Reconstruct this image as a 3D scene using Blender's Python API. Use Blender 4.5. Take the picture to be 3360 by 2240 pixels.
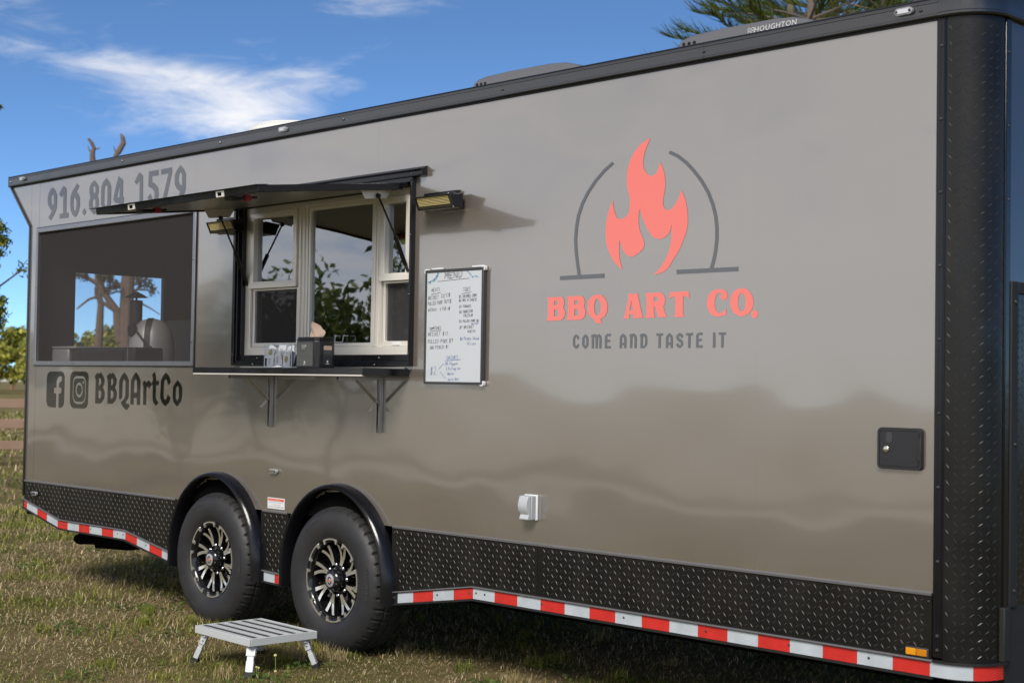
import bpy, bmesh, math, random
import numpy as np
from mathutils import Vector, Matrix
from mathutils.geometry import tessellate_polygon

for o in list(bpy.data.objects): bpy.data.objects.remove(o)
scene = bpy.context.scene
C = scene.collection
R = math.radians

# ------------------------------------------------------------------ camera
F_PX, IW, IH = 4871.5, 3360.0, 2240.0
CAM = Vector((0.0, -4.878, 1.4452))
YAW, PITCH, ROLL = 0.7989, 0.0279, 0.0157
_f = Vector((-math.sin(YAW)*math.cos(PITCH), math.cos(YAW)*math.cos(PITCH), math.sin(PITCH)))
_r0 = Vector((math.cos(YAW), math.sin(YAW), 0)); _u0 = _r0.cross(_f)
_r = _r0*math.cos(ROLL) + _u0*math.sin(ROLL); _u = -_r0*math.sin(ROLL) + _u0*math.cos(ROLL)
cd = bpy.data.cameras.new('camera'); cam = bpy.data.objects.new('camera', cd); C.objects.link(cam)
M = Matrix.Identity(4)
for i in range(3): M[i][0], M[i][1], M[i][2], M[i][3] = _r[i], _u[i], -_f[i], CAM[i]
cam.matrix_world = M
cd.sensor_width = 36; cd.lens = F_PX/IW*36; cd.clip_start = .05; cd.clip_end = 3000
cd.dof.use_dof = True; cd.dof.focus_distance = 7.4; cd.dof.aperture_fstop = 4.5
scene.camera = cam

# ------------------------------------------------------------------ sky, sun, exposure
SUN_AZ, SUN_EL = R(-62), R(42)           # measured from +X towards +Y
w = bpy.data.worlds.new('World'); scene.world = w; w.use_nodes = True
nt = w.node_tree; nt.nodes.clear(); N = nt.nodes.new; L = nt.links.new
def wmath(op, a, b=None, c=None):
    n = N('ShaderNodeMath'); n.operation = op
    for i, v in enumerate((a, b, c)):
        if v is None: continue
        if isinstance(v, (int, float)): n.inputs[i].default_value = v
        else: L(v, n.inputs[i])
    return n.outputs[0]
sky = N('ShaderNodeTexSky'); sky.sky_type = 'NISHITA'; sky.sun_disc = False
sky.sun_elevation = SUN_EL; sky.sun_rotation = math.pi/2 - SUN_AZ
sky.air_density = .40; sky.dust_density = .0; sky.ozone_density = 6.0; sky.altitude = 10
tc = N('ShaderNodeTexCoord'); sep = N('ShaderNodeSeparateXYZ'); L(tc.outputs['Generated'], sep.inputs[0])
X_, Y_, Z_ = sep.outputs
az = wmath('ARCTAN2', Y_, X_)                      # radians, 0 = +X
el = wmath('ARCSINE', wmath('MAXIMUM', wmath('MINIMUM', Z_, .999), -.999))
def blob(azd, eld, sa, se, amp):
    a = wmath('DIVIDE', wmath('SUBTRACT', az, R(azd)), R(sa)); e = wmath('DIVIDE', wmath('SUBTRACT', el, R(eld)), R(se))
    return wmath('MULTIPLY', wmath('EXPONENT', wmath('MULTIPLY', wmath('ADD', wmath('MULTIPLY', a, a), wmath('MULTIPLY', e, e)), -1.)), amp)
den = wmath('ADD', wmath('MAXIMUM', Z_, 0.), .11)
cv = N('ShaderNodeCombineXYZ'); L(wmath('DIVIDE', X_, den), cv.inputs[0]); L(wmath('DIVIDE', Y_, den), cv.inputs[1])
n1 = N('ShaderNodeTexNoise'); n1.inputs['Scale'].default_value = 1.15; n1.inputs['Detail'].default_value = 9; n1.inputs['Roughness'].default_value = .56; n1.inputs['Distortion'].default_value = .35
mp = N('ShaderNodeMapping'); mp.inputs['Location'].default_value = (3.7, 1.9, 0); mp.inputs['Scale'].default_value = (1.0, 1.0, 1); L(cv.outputs[0], mp.inputs[0]); L(mp.outputs[0], n1.inputs['Vector'])
# finer wisps for the clouds
n2 = N('ShaderNodeTexNoise'); n2.inputs['Scale'].default_value = 13; n2.inputs['Detail'].default_value = 9; n2.inputs['Roughness'].default_value = .66; n2.inputs['Distortion'].default_value = .6
mp2 = N('ShaderNodeMapping'); mp2.inputs['Scale'].default_value = (1, 1, 3.6); L(tc.outputs['Generated'], mp2.inputs[0]); L(mp2.outputs[0], n2.inputs['Vector'])
fine = wmath('SUBTRACT', n2.outputs['Fac'], .5)
# broad cloud field everywhere, thicker on the side that mirrors in the paint
side = wmath('MAXIMUM', wmath('ADD', wmath('MULTIPLY', Y_, -.66), -.10), -.20)
low = wmath('MULTIPLY', wmath('EXPONENT', wmath('DIVIDE', wmath('MAXIMUM', el, 0.), R(-11))), wmath('MULTIPLY', wmath('MINIMUM', wmath('MAXIMUM', wmath('MULTIPLY', Y_, -2.), 0.), 1.), .60))
cover = wmath('ADD', wmath('ADD', wmath('SUBTRACT', n1.outputs['Fac'], .50), side), low)
lows = None
for b in [(152.0, 11.5, 3.4, .70, .40), (148.2, 10.9, 3.2, .90, .46), (155.5, 11.9, 2.6, .60, .36), (143.6, 11.5, 1.9, .70, .44), (141.4, 14.9, 3.0, 1.0, .62), (146.6, 9.8, 2.8, .65, .40), (147.5, 9.0, 5.0, .60, .30), (154.0, 13.0, 3.0, .9, .28), (144.8, 10.4, 2.6, .8, .30), (150, 9.8, 4.5, 1.6, .12)]:
    g = blob(*b); lows = g if lows is None else wmath('ADD', lows, g)
dens = wmath('ADD', wmath('ADD', cover, lows), wmath('MULTIPLY', fine, 1.25))
ramp = N('ShaderNodeMapRange'); ramp.interpolation_type = 'SMOOTHSTEP'; ramp.inputs['From Min'].default_value = -.02; ramp.inputs['From Max'].default_value = .80; ramp.inputs['To Max'].default_value = .82
L(dens, ramp.inputs['Value'])
tint = N('ShaderNodeMixRGB'); tint.blend_type = 'MULTIPLY'; tint.inputs[0].default_value = 1; tint.inputs[2].default_value = (.95, 1.05, 1.0, 1); L(sky.outputs[0], tint.inputs[1])
bg1 = N('ShaderNodeBackground'); L(tint.outputs[0], bg1.inputs[0]); bg1.inputs[1].default_value = .092
bg2 = N('ShaderNodeBackground'); bg2.inputs[0].default_value = (1.0, .965, .92, 1); bg2.inputs[1].default_value = .68
mx = N('ShaderNodeMixShader'); L(ramp.outputs[0], mx.inputs[0]); L(bg1.outputs[0], mx.inputs[1]); L(bg2.outputs[0], mx.inputs[2])
wo = N('ShaderNodeOutputWorld'); L(mx.outputs[0], wo.inputs[0])

sl = bpy.data.lights.new('sun', 'SUN'); sl.energy = 2.2; sl.angle = R(22); sl.color = (1, .95, .86)
so = bpy.data.objects.new('sun', sl); C.objects.link(so); so.location = (12, -24, 30)
sd = Vector((math.cos(SUN_AZ)*math.cos(SUN_EL), math.sin(SUN_AZ)*math.cos(SUN_EL), math.sin(SUN_EL)))
so.rotation_euler = sd.to_track_quat('Z', 'Y').to_euler()
scene.view_settings.view_transform = 'Standard'; scene.view_settings.look = 'None'; scene.view_settings.gamma = 1
scene.view_settings.use_curve_mapping = False; scene.view_settings.exposure = 0.76
scene.render.engine = 'CYCLES'
scene.cycles.transparent_max_bounces = 24; scene.cycles.max_bounces = 10

# ------------------------------------------------------------------ pixel -> place helpers
def ray(px, py):
    return _f + _r*((px-IW/2)/F_PX) - _u*((py-IH/2)/F_PX)
def onY(px, py, y=0.0):
    d = ray(px, py); t = (y-CAM.y)/d.y; p = CAM + d*t; return (p.x, p.z)
def zoomer(ox, oy, s): return lambda x, y: (ox+x*s, oy+y*s)

# ------------------------------------------------------------------ mesh helpers
class MB:
    def __init__(s): s.v = []; s.f = []
    def add(s, vs, fs):
        b = len(s.v); s.v += [tuple(v) for v in vs]; s.f += [tuple(i+b for i in f) for f in fs]; return s
    def box(s, x0, x1, y0, y1, z0, z1, m=None):
        vs = [Vector((x, y, z)) for x in (x0, x1) for y in (y0, y1) for z in (z0, z1)]
        if m is not None: vs = [m @ v for v in vs]
        return s.add(vs, [(0,1,3,2),(4,6,7,5),(0,4,5,1),(2,3,7,6),(0,2,6,4),(1,5,7,3)])
    def bar(s, a, b, w, h, up=(0,0,1)):      # box from a to b
        a = Vector(a); b = Vector(b); d = b-a; n = d.normalized(); u = Vector(up)
        if abs(n.dot(u)) > .98: u = Vector((1,0,0))
        x = n.cross(u).normalized(); y = x.cross(n)
        vs = [p + x*i*w/2 + y*j*h/2 for p in (a, b) for i, j in ((-1,-1),(1,-1),(1,1),(-1,1))]
        return s.add(vs, [(3,2,1,0),(4,5,6,7),(0,1,5,4),(1,2,6,5),(2,3,7,6),(3,0,4,7)])
    def tube(s, pts, r, n=8, caps=True):
        pts = [Vector(p) for p in pts]; rs = r if hasattr(r, '__len__') else [r]*len(pts)
        rings = []; prev = None; b0 = len(s.v)
        for i, p in enumerate(pts):
            t = (pts[min(i+1, len(pts)-1)]-pts[max(i-1, 0)]).normalized()
            if prev is None:
                prev = t.cross(Vector((0,0,1)) if abs(t.z) < .9 else Vector((1,0,0))).normalized()
            prev = (prev - t*prev.dot(t)).normalized(); q = t.cross(prev)
            s.v += [tuple(p + (prev*math.cos(2*math.pi*k/n)+q*math.sin(2*math.pi*k/n))*rs[i]) for k in range(n)]
        for i in range(len(pts)-1):
            a = b0+i*n; b = a+n
            s.f += [(a+k, a+(k+1)%n, b+(k+1)%n, b+k) for k in range(n)]
        if caps: s.f += [tuple(b0+k for k in reversed(range(n))), tuple(b0+(len(pts)-1)*n+k for k in range(n))]
        return s
    def lathe(s, prof, n=48, axis='Y', c=(0,0,0), jitter=None, closed=False):  # prof: (r, h)
        b0 = len(s.v); c = Vector(c); m = len(prof)
        for k in range(n):
            a = 2*math.pi*k/n
            for j, (r, h) in enumerate(prof):
                if jitter: r, h = jitter(k, j, r, h)
                if axis == 'Y': p = (r*math.cos(a), h, r*math.sin(a))
                elif axis == 'Z': p = (r*math.cos(a), r*math.sin(a), h)
                else: p = (h, r*math.cos(a), r*math.sin(a))
                s.v.append(tuple(c + Vector(p)))
        for k in range(n):
            a = b0+k*m; b = b0+((k+1) % n)*m
            for j in range(m-1 if not closed else m):
                j2 = (j+1) % m
                s.f.append((a+j, a+j2, b+j2, b+j))
        return s
    def prism(s, poly, y0, y1, plane='XZ'):  # convex or concave polygon extruded along the missing axis
        n = len(poly); tri = tessellate_polygon([[Vector((p[0], p[1], 0)) for p in poly]])
        def P(p, y): return {'XZ': (p[0], y, p[1]), 'YZ': (y, p[0], p[1]), 'XY': (p[0], p[1], y)}[plane]
        vs = [P(p, y0) for p in poly] + [P(p, y1) for p in poly]
        fs = [tuple(t) for t in tri] + [tuple(i+n for i in reversed(t)) for t in tri]
        fs += [(i, (i+1) % n, n+(i+1) % n, n+i) for i in range(n)]
        return s.add(vs, fs)
    def extrude_profile(s, prof, x0, x1, axis='X', closed=True):  # prof in (y, z)
        n = len(prof)
        def P(p, t): return {'X': (t, p[0], p[1]), 'Y': (p[0], t, p[1]), 'Z': (p[0], p[1], t)}[axis]
        vs = [P(p, x0) for p in prof] + [P(p, x1) for p in prof]
        fs = [(i, (i+1) % n, n+(i+1) % n, n+i) for i in range(n if closed else n-1)]
        if closed: fs += [tuple(reversed(range(n))), tuple(range(n, 2*n))]
        return s.add(vs, fs)
    def mesh(s, name):
        me = bpy.data.meshes.new(name); me.from_pydata(s.v, [], s.f); me.update(); return me

def fix_normals(me):
    bm = bmesh.new(); bm.from_mesh(me); bmesh.ops.recalc_face_normals(bm, faces=bm.faces); bm.to_mesh(me); bm.free()
def link(name, me, mat=None, parent=None, loc=None):
    o = bpy.data.objects.new(name, me); C.objects.link(o)
    if mat is not None and me is not None and len(me.materials) == 0: me.materials.append(mat)
    if loc is not None: o.location = loc
    if parent is not None:
        o.parent = parent; p = parent; off = Vector((0,0,0)); mat4 = Matrix.Identity(4)
        o.matrix_parent_inverse = WM(parent).inverted()
    return o
def WM(o):
    m = Matrix.Translation(o.location) @ o.rotation_euler.to_matrix().to_4x4()
    if o.parent: m = WM(o.parent) @ o.matrix_parent_inverse @ m
    return m
def part(name, mb, mat, parent=None, smooth=False, bevel=0, seg=2, fix=True, loc=None):
    me = mb if isinstance(mb, bpy.types.Mesh) else mb.mesh(name)
    if fix: fix_normals(me)
    o = link(name, me, mat, parent, loc)
    if smooth:
        me.polygons.foreach_set('use_smooth', [True]*len(me.polygons))
        if smooth != 'all': me.set_sharp_from_angle(angle=R(38))
    if bevel:
        b = o.modifiers.new('bevel', 'BEVEL'); b.width = bevel; b.segments = seg; b.limit_method = 'ANGLE'; b.angle_limit = R(35)
        b.harden_normals = False
        if not smooth:
            me.polygons.foreach_set('use_smooth', [True]*len(me.polygons)); me.set_sharp_from_angle(angle=R(38))
    return o
def thing(name, label, cat, loc=(0,0,0), group=None, rotz=0):
    o = bpy.data.objects.new(name, None); C.objects.link(o); o.location = loc; o.rotation_euler = (0,0,rotz); o.empty_display_size = .2
    o['label'] = label; o['category'] = cat
    if group: o['group'] = group
    return o
def tag(o, label, cat, group=None):
    o['label'] = label; o['category'] = cat
    if group: o['group'] = group
    return o
def ring(x0, x1, z0, z1, w, y0, y1):         # rectangular frame in the XZ plane as one mesh
    w4 = w if hasattr(w, '__len__') else (w, w, w, w)  # left right bottom top
    a, b, c, d = w4
    m = MB(); o_ = [(x0,z0),(x1,z0),(x1,z1),(x0,z1)]; i_ = [(x0+a,z0+c),(x1-b,z0+c),(x1-b,z1-d),(x0+a,z1-d)]
    vs = [(p[0], y0, p[1]) for p in o_+i_] + [(p[0], y1, p[1]) for p in o_+i_]
    fs = []
    for k in range(4):
        k2 = (k+1) % 4
        fs += [(k, k2, 4+k2, 4+k), (8+k, 12+k, 12+k2, 8+k2), (k, 8+k, 8+k2, k2), (4+k, 4+k2, 12+k2, 12+k)]
    return m.add(vs, fs)

# ------------------------------------------------------------------ materials
MATS = {}
def srgb(r, g, b):
    f = lambda c: (c/255/12.92) if c/255 <= .04045 else ((c/255+.055)/1.055)**2.4
    return (f(r), f(g), f(b))
def mat(name, col, rough=.5, metal=0., ior=1.5, var=0., vscale=8., bump=0., bscale=40., alpha=1., trans=0., coat=0., waves=False, emit=None, rvar=0., dust=None):
    if name in MATS: return MATS[name]
    m = bpy.data.materials.new(name); m.use_nodes = True; t = m.node_tree; b = t.nodes['Principled BSDF']
    b.inputs['Base Color'].default_value = (*col, 1); b.inputs['Roughness'].default_value = rough; b.inputs['Metallic'].default_value = metal
    b.inputs['IOR'].default_value = ior; b.inputs['Coat Weight'].default_value = coat; b.inputs['Coat Roughness'].default_value = .055; b.inputs['Coat IOR'].default_value = 2.1
    if trans: b.inputs['Transmission Weight'].default_value = trans
    if alpha < 1: b.inputs['Alpha'].default_value = alpha
    tcn = t.nodes.new('ShaderNodeTexCoord')
    if var or rvar:
        n = t.nodes.new('ShaderNodeTexNoise'); n.inputs['Scale'].default_value = vscale; n.inputs['Detail'].default_value = 5; n.inputs['Roughness'].default_value = .6
        t.links.new(tcn.outputs['Object'], n.inputs['Vector'])
    if var:
        r = t.nodes.new('ShaderNodeMixRGB'); r.blend_type = 'MIX'
        r.inputs[1].default_value = (*[c*(1-var) for c in col], 1); r.inputs[2].default_value = (*[min(1, c*(1+var)) for c in col], 1)
        t.links.new(n.outputs['Fac'], r.inputs[0]); t.links.new(r.outputs[0], b.inputs['Base Color'])
    if dust:                                  # (colour, amount, scale, vertical stretch): settled dirt with a pattern of its own
        dn = t.nodes.new('ShaderNodeTexNoise'); dn.inputs['Scale'].default_value = dust[2]; dn.inputs['Detail'].default_value = 7; dn.inputs['Roughness'].default_value = .65
        dm = t.nodes.new('ShaderNodeMapping'); dm.inputs['Scale'].default_value = (1, 1, dust[3]); t.links.new(tcn.outputs['Object'], dm.inputs[0]); t.links.new(dm.outputs[0], dn.inputs['Vector'])
        dr = t.nodes.new('ShaderNodeMapRange'); dr.inputs['From Min'].default_value = .46; dr.inputs['From Max'].default_value = .80; dr.inputs['To Max'].default_value = dust[1]; t.links.new(dn.outputs['Fac'], dr.inputs['Value'])
        dx = t.nodes.new('ShaderNodeMixRGB'); dx.inputs[2].default_value = (*dust[0], 1); t.links.new(dr.outputs[0], dx.inputs[0])
        if var: t.links.new(r.outputs[0], dx.inputs[1])
        else: dx.inputs[1].default_value = (*col, 1)
        t.links.new(dx.outputs[0], b.inputs['Base Color'])
    if rvar:
        mr = t.nodes.new('ShaderNodeMapRange'); mr.inputs['From Min'].default_value = .3; mr.inputs['From Max'].default_value = .7
        mr.inputs['To Min'].default_value = max(.01, rough-rvar); mr.inputs['To Max'].default_value = rough+rvar
        t.links.new(n.outputs['Fac'], mr.inputs['Value']); t.links.new(mr.outputs[0], b.inputs['Roughness'])
    if waves:
        # oil-canning of thin sheet skins: long soft waves, millimetres deep
        mpn = t.nodes.new('ShaderNodeMapping'); mpn.inputs['Scale'].default_value = (1., 1., 1.25); t.links.new(tcn.outputs['Object'], mpn.inputs[0])
        a = t.nodes.new('ShaderNodeTexNoise'); a.inputs['Scale'].default_value = 1.55; a.inputs['Detail'].default_value = 1.2; a.inputs['Roughness'].default_value = .35
        t.links.new(mpn.outputs[0], a.inputs['Vector'])
        bp = t.nodes.new('ShaderNodeBump'); bp.inputs['Strength'].default_value = 1; bp.inputs['Distance'].default_value = waves
        t.links.new(a.outputs['Fac'], bp.inputs['Height']); t.links.new(bp.outputs[0], b.inputs['Normal'])
        t.links.new(bp.outputs[0], b.inputs['Coat Normal'])
    elif bump:
        n2 = t.nodes.new('ShaderNodeTexNoise'); n2.inputs['Scale'].default_value = bscale; n2.inputs['Detail'].default_value = 4
        t.links.new(tcn.outputs['Object'], n2.inputs['Vector'])
        bp = t.nodes.new('ShaderNodeBump'); bp.inputs['Strength'].default_value = 1; bp.inputs['Distance'].default_value = bump
        t.links.new(n2.outputs['Fac'], bp.inputs['Height']); t.links.new(bp.outputs[0], b.inputs['Normal'])
    if emit:
        b.inputs['Emission Color'].default_value = (*emit[0], 1); b.inputs['Emission Strength'].default_value = emit[1]
    MATS[name] = m; return m

WAVE = .0085
m_wall = mat('taupe_metallic_paint', (.138, .117, .096), .24, ior=2.45, var=.04, vscale=1.2, waves=WAVE, rvar=.02, coat=1., dust=((.20, .175, .145), .06, 7, .3))
m_vred = mat('red_vinyl', (.80, .095, .055), .09, ior=2.3, waves=WAVE)
m_vgrey = mat('slate_vinyl', (.022, .026, .034), .09, ior=2.2, waves=WAVE)
m_vblack = mat('black_vinyl', (.006, .006, .006), .08, ior=1.8, waves=WAVE)
m_blk = mat('black_gloss_paint', (.007, .007, .009), .18, ior=1.45, bump=.0008, bscale=14, rvar=.06, vscale=5)
m_trim = mat('black_anodised_trim', (.012, .012, .015), .15, ior=1.85, bump=.0012, bscale=5, rvar=.06, vscale=7)
m_matte = mat('black_matte', (.012, .012, .012), .7, var=.3)
m_dark = mat('underbody_black', (.0035, .0035, .0035), 1.0, ior=1.1)
m_plate = mat('black_tread_plate', (.008, .0078, .0075), .24, ior=1.42, rvar=.08, vscale=6, dust=((.05, .043, .034), .25, 5, .4))
m_bead = mat('grey_tread_bead', (.085, .082, .079), .45, metal=.2, var=.45, vscale=4)  # skirt bars in a lighter, mottled grey than the plate
m_beadk = mat('black_tread_bead', (.030, .030, .031), .32, ior=1.6, var=.4, vscale=4)
m_alu = mat('mill_aluminium', (.80, .765, .70), .30, metal=.30, rvar=.03, vscale=3, var=.03)
m_alud = mat('dull_aluminium', (.30, .30, .32), .3, metal=.8, var=.15, vscale=9)
m_cap = mat('grey_moulding', (.20, .195, .205), .3, metal=.4, var=.1, vscale=4)
m_chrome = mat('chrome', (.75, .75, .76), .08, metal=1)
m_steel = mat('brushed_steel', (.45, .44, .42), .28, metal=.9, var=.12, vscale=12)
m_rubber = mat('tyre_rubber', (.019, .0186, .0212), .55, var=.35, vscale=11, dust=((.08, .07, .055), .22, 7, 1), bump=.0006, bscale=90)
m_rubdk = mat('tyre_tread_rubber', (.018, .018, .019), .8, var=.3, vscale=18)
m_white = mat('white_plastic', (.72, .73, .74), .4, var=.03)
m_board = mat('whiteboard_enamel', (.54, .57, .61), .16, ior=1.5, rvar=.06, vscale=5, var=.02)
m_grey = mat('grey_plastic', (.36, .38, .40), .4)
m_greyf = mat('charcoal_frame', (.045, .045, .05), .4, var=.15)
m_ac = mat('grey_shroud_plastic', (.13, .13, .142), .42, var=.06, vscale=5)
m_amber = mat('amber_reflector', (.75, .30, .01), .15, var=.15, vscale=90)
m_clear = mat('clear_lens', (.30, .31, .33), .12, var=.35, vscale=70, bump=.001, bscale=220)
m_int = mat('interior_panel', (.030, .029, .029), .6, var=.15)
m_under = mat('awning_underside', (.17, .155, .135), .28, ior=1.7, var=.08, vscale=3)
def node_mat(name):
    m = bpy.data.materials.new(name); m.use_nodes = True; m.node_tree.nodes.clear(); MATS[name] = m
    return m, m.node_tree.nodes.new, m.node_tree.links.new
def glass_mat(name, refl, tint, rough=.02, wav=.0022):
    m, n, l = node_mat(name)
    g = n('ShaderNodeBsdfGlossy'); g.inputs['Roughness'].default_value = rough; g.inputs['Color'].default_value = (.92, .95, 1, 1)
    t = n('ShaderNodeBsdfTransparent'); t.inputs[0].default_value = (*tint, 1)
    lw = n('ShaderNodeFresnel'); lw.inputs['IOR'].default_value = 1.5
    ad = n('ShaderNodeMath'); ad.operation = 'ADD'; ad.use_clamp = True; ad.inputs[1].default_value = refl; l(lw.outputs[0], ad.inputs[0])
    c = n('ShaderNodeTexCoord'); no = n('ShaderNodeTexNoise'); no.inputs['Scale'].default_value = 5; no.inputs['Detail'].default_value = 1; l(c.outputs['Object'], no.inputs['Vector'])
    b = n('ShaderNodeBump'); b.inputs['Strength'].default_value = 1; b.inputs['Distance'].default_value = wav; l(no.outputs['Fac'], b.inputs['Height']); l(b.outputs[0], g.inputs['Normal'])
    mx = n('ShaderNodeMixShader'); l(ad.outputs[0], mx.inputs[0]); l(t.outputs[0], mx.inputs[1]); l(g.outputs[0], mx.inputs[2])
    o = n('ShaderNodeOutputMaterial'); l(mx.outputs[0], o.inputs[0]); return m
m_glass = glass_mat('window_glass', .26, (.55, .56, .58), .015, .0003)
m_acryl = glass_mat('clear_acrylic', .02, (.985, .99, 1.0), .03, .0003)
def screen_mat(name, dens, col):
    m, n, l = node_mat(name)
    d = n('ShaderNodeBsdfDiffuse'); d.inputs[0].default_value = (*col, 1)
    t = n('ShaderNodeBsdfTransparent'); c = n('ShaderNodeTexCoord')
    no = n('ShaderNodeTexNoise'); no.inputs['Scale'].default_value = 1; no.inputs['Detail'].default_value = 3
    mp = n('ShaderNodeMapping'); mp.inputs['Scale'].default_value = (45, 45, .7); l(c.outputs['Object'], mp.inputs[0]); l(mp.outputs[0], no.inputs['Vector'])
    mr = n('ShaderNodeMapRange'); mr.inputs['From Min'].default_value = .3; mr.inputs['From Max'].default_value = .7; mr.inputs['To Min'].default_value = dens-.014; mr.inputs['To Max'].default_value = dens+.014
    l(no.outputs['Fac'], mr.inputs['Value'])
    mx = n('ShaderNodeMixShader'); l(mr.outputs[0], mx.inputs[0]); l(t.outputs[0], mx.inputs[1]); l(d.outputs[0], mx.inputs[2])
    o = n('ShaderNodeOutputMaterial'); l(mx.outputs[0], o.inputs[0]); return m
m_screen = screen_mat('insect_screen', .42, (.085, .078, .078))
m_fly = screen_mat('window_screen', .72, (.055, .052, .055))
def tape_mat(name, col):
    m, n, l = node_mat(name); b = n('ShaderNodeBsdfPrincipled'); b.inputs['Roughness'].default_value = .25
    c = n('ShaderNodeTexCoord'); mp = n('ShaderNodeMapping'); mp.inputs['Rotation'].default_value = (0, R(45), 0); l(c.outputs['Object'], mp.inputs[0])
    sp = n('ShaderNodeSeparateXYZ'); l(mp.outputs[0], sp.inputs[0]); prev = None
    for ax in (0, 2):
        f = n('ShaderNodeMath'); f.operation = 'MULTIPLY'; f.inputs[1].default_value = 150; l(sp.outputs[ax], f.inputs[0])
        g = n('ShaderNodeMath'); g.operation = 'FRACT'; l(f.outputs[0], g.inputs[0])
        h = n('ShaderNodeMath'); h.operation = 'GREATER_THAN'; h.inputs[1].default_value = .14; l(g.outputs[0], h.inputs[0])
        if prev is None: prev = h
        else:
            k = n('ShaderNodeMath'); k.operation = 'MULTIPLY'; l(prev.outputs[0], k.inputs[0]); l(h.outputs[0], k.inputs[1]); prev = k
    mx = n('ShaderNodeMixRGB'); mx.inputs[1].default_value = (*[min(1, q*1.25+.05) for q in col], 1); mx.inputs[2].default_value = (*col, 1); l(prev.outputs[0], mx.inputs[0])
    no = n('ShaderNodeTexNoise'); no.inputs['Scale'].default_value = 14; l(c.outputs['Object'], no.inputs['Vector'])
    mm = n('ShaderNodeMixRGB'); mm.blend_type = 'MULTIPLY'; mm.inputs[0].default_value = .35; l(mx.outputs[0], mm.inputs[1]); l(no.outputs['Fac'], mm.inputs[2])
    l(mm.outputs[0], b.inputs['Base Color'])
    o = n('ShaderNodeOutputMaterial'); l(b.outputs[0], o.inputs[0]); return m
m_tred = tape_mat('red_reflective_tape', (.62, .022, .016))
m_twht = tape_mat('white_reflective_tape', (.50, .55, .60))

# ================================================================== FOOD TRAILER
TR = thing('food_trailer', 'long glossy taupe food trailer with black trim and a red flame logo', 'trailer', (-6.3, 1.3, 0))
XR, XF = -9.92, -2.80                       # rear edge, front end of the flat side skin
ZT, ZS = 2.806, .705                        # top of skin, top of tread-plate skirt
TY = 2.6                                    # body width
CR = .15                                    # front corner radius
XC = -2.762; XW = XC + CR                   # start of corner curve, front wall plane
WHEELS = (-7.463, -6.309); WZ = .387; AZ = .40
SCR = (-9.805, -7.762, 1.522, 2.462)        # screen opening
WIN = (-7.300, -5.738, 1.535, 2.462)        # serving window opening
m_trimshade = mat('trim_shadow_black', (.008, .008, .008), .6)

def skin(name, x0, x1, tilt, za=ZS, zb=ZT):
    xs = {x0, x1}; zs = {ZS, ZT}
    for h in (SCR, WIN):
        for x in h[:2]:
            if x0 < x < x1: xs.add(x)
        zs.update(h[2:])
    fine = any(x0 < c+.55 and x1 > c-.55 for c in WHEELS)
    n = max(1, int((x1-x0)/(.02 if fine else .15)))
    xs.update(x0+(x1-x0)*i/n for i in range(n)); zs.update(ZS+.02*i for i in range(11)) if fine else None
    zs.update(ZS+.25*i for i in range(1, 8))
    def clean(v):
        v = sorted(v); r = [v[0]]
        for q in v[1:]:
            if q-r[-1] > .0015: r.append(q)
        return r
    xs, zs = clean(xs), clean(zs); mb = MB(); idx = {}
    xc = (x0+x1)/2; ra = .452
    def vert(i, j):
        if (i, j) not in idx:
            x, z = xs[i], zs[j]
            for c in WHEELS:
                d = math.hypot(x-c, z-AZ)
                if d < ra and d > 0: x = c+(x-c)*ra/d; z = AZ+(z-AZ)*ra/d
            idx[(i, j)] = len(mb.v); mb.v.append((min(max(x, x0), x1), tilt*(xs[i]-xc), max(z, ZS)))
        return idx[(i, j)]
    for i in range(len(xs)-1):
        for j in range(len(zs)-1):
            cx, cz = (xs[i]+xs[i+1])/2, (zs[j]+zs[j+1])/2
            if not za < cz < zb: continue
            if any(h[0] < cx < h[1] and h[2] < cz < h[3] for h in (SCR, WIN)): continue
            if any(math.hypot(cx-c, cz-AZ) < ra for c in WHEELS): continue
            mb.f.append((vert(i, j), vert(i+1, j), vert(i+1, j+1), vert(i, j+1)))
    return part(name, mb, m_wall, TR, smooth='all', fix=False)
g = .00015
for x0, x1, t in [(XR, -9.80, 0), (-9.80, -7.775, -.0006), (-7.775, -7.205, .0016), (-7.205, -6.034, -.0009), (-6.034, -4.815, .0007), (-4.815, -3.596, -.0006), (-3.596, XF, .0012)]:
    if x0 == -7.205: skin('side_panel', x0+g, x1-g, t, zb=2.0); skin('side_panel', x0+g, x1-g, t, za=2.0)
    else: skin('side_panel', x0+g, x1-g, t)
part('rear_spoiler', MB().prism([(-9.922, 2.50), (-9.922, ZT), (-10.243, ZT)], 0.0, TY), m_wall, TR)
part('rear_edge_trim', MB().bar((-9.928, -.004, .60), (-9.928, -.004, 2.50), .014, .016).bar((-9.928, -.004, 2.50), (-10.250, -.004, 2.812), .016, .014), m_trim, TR)
part('wall_backing', MB().box(XR, XF-.0, .012, .02, ZS, 1.50).box(-7.70, -7.32, .012, .02, 1.5, ZT).box(-5.70, XF, .012, .02, 1.5, ZT).box(XR, XF, .012, .02, 2.50, ZT), m_dark, TR)
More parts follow.
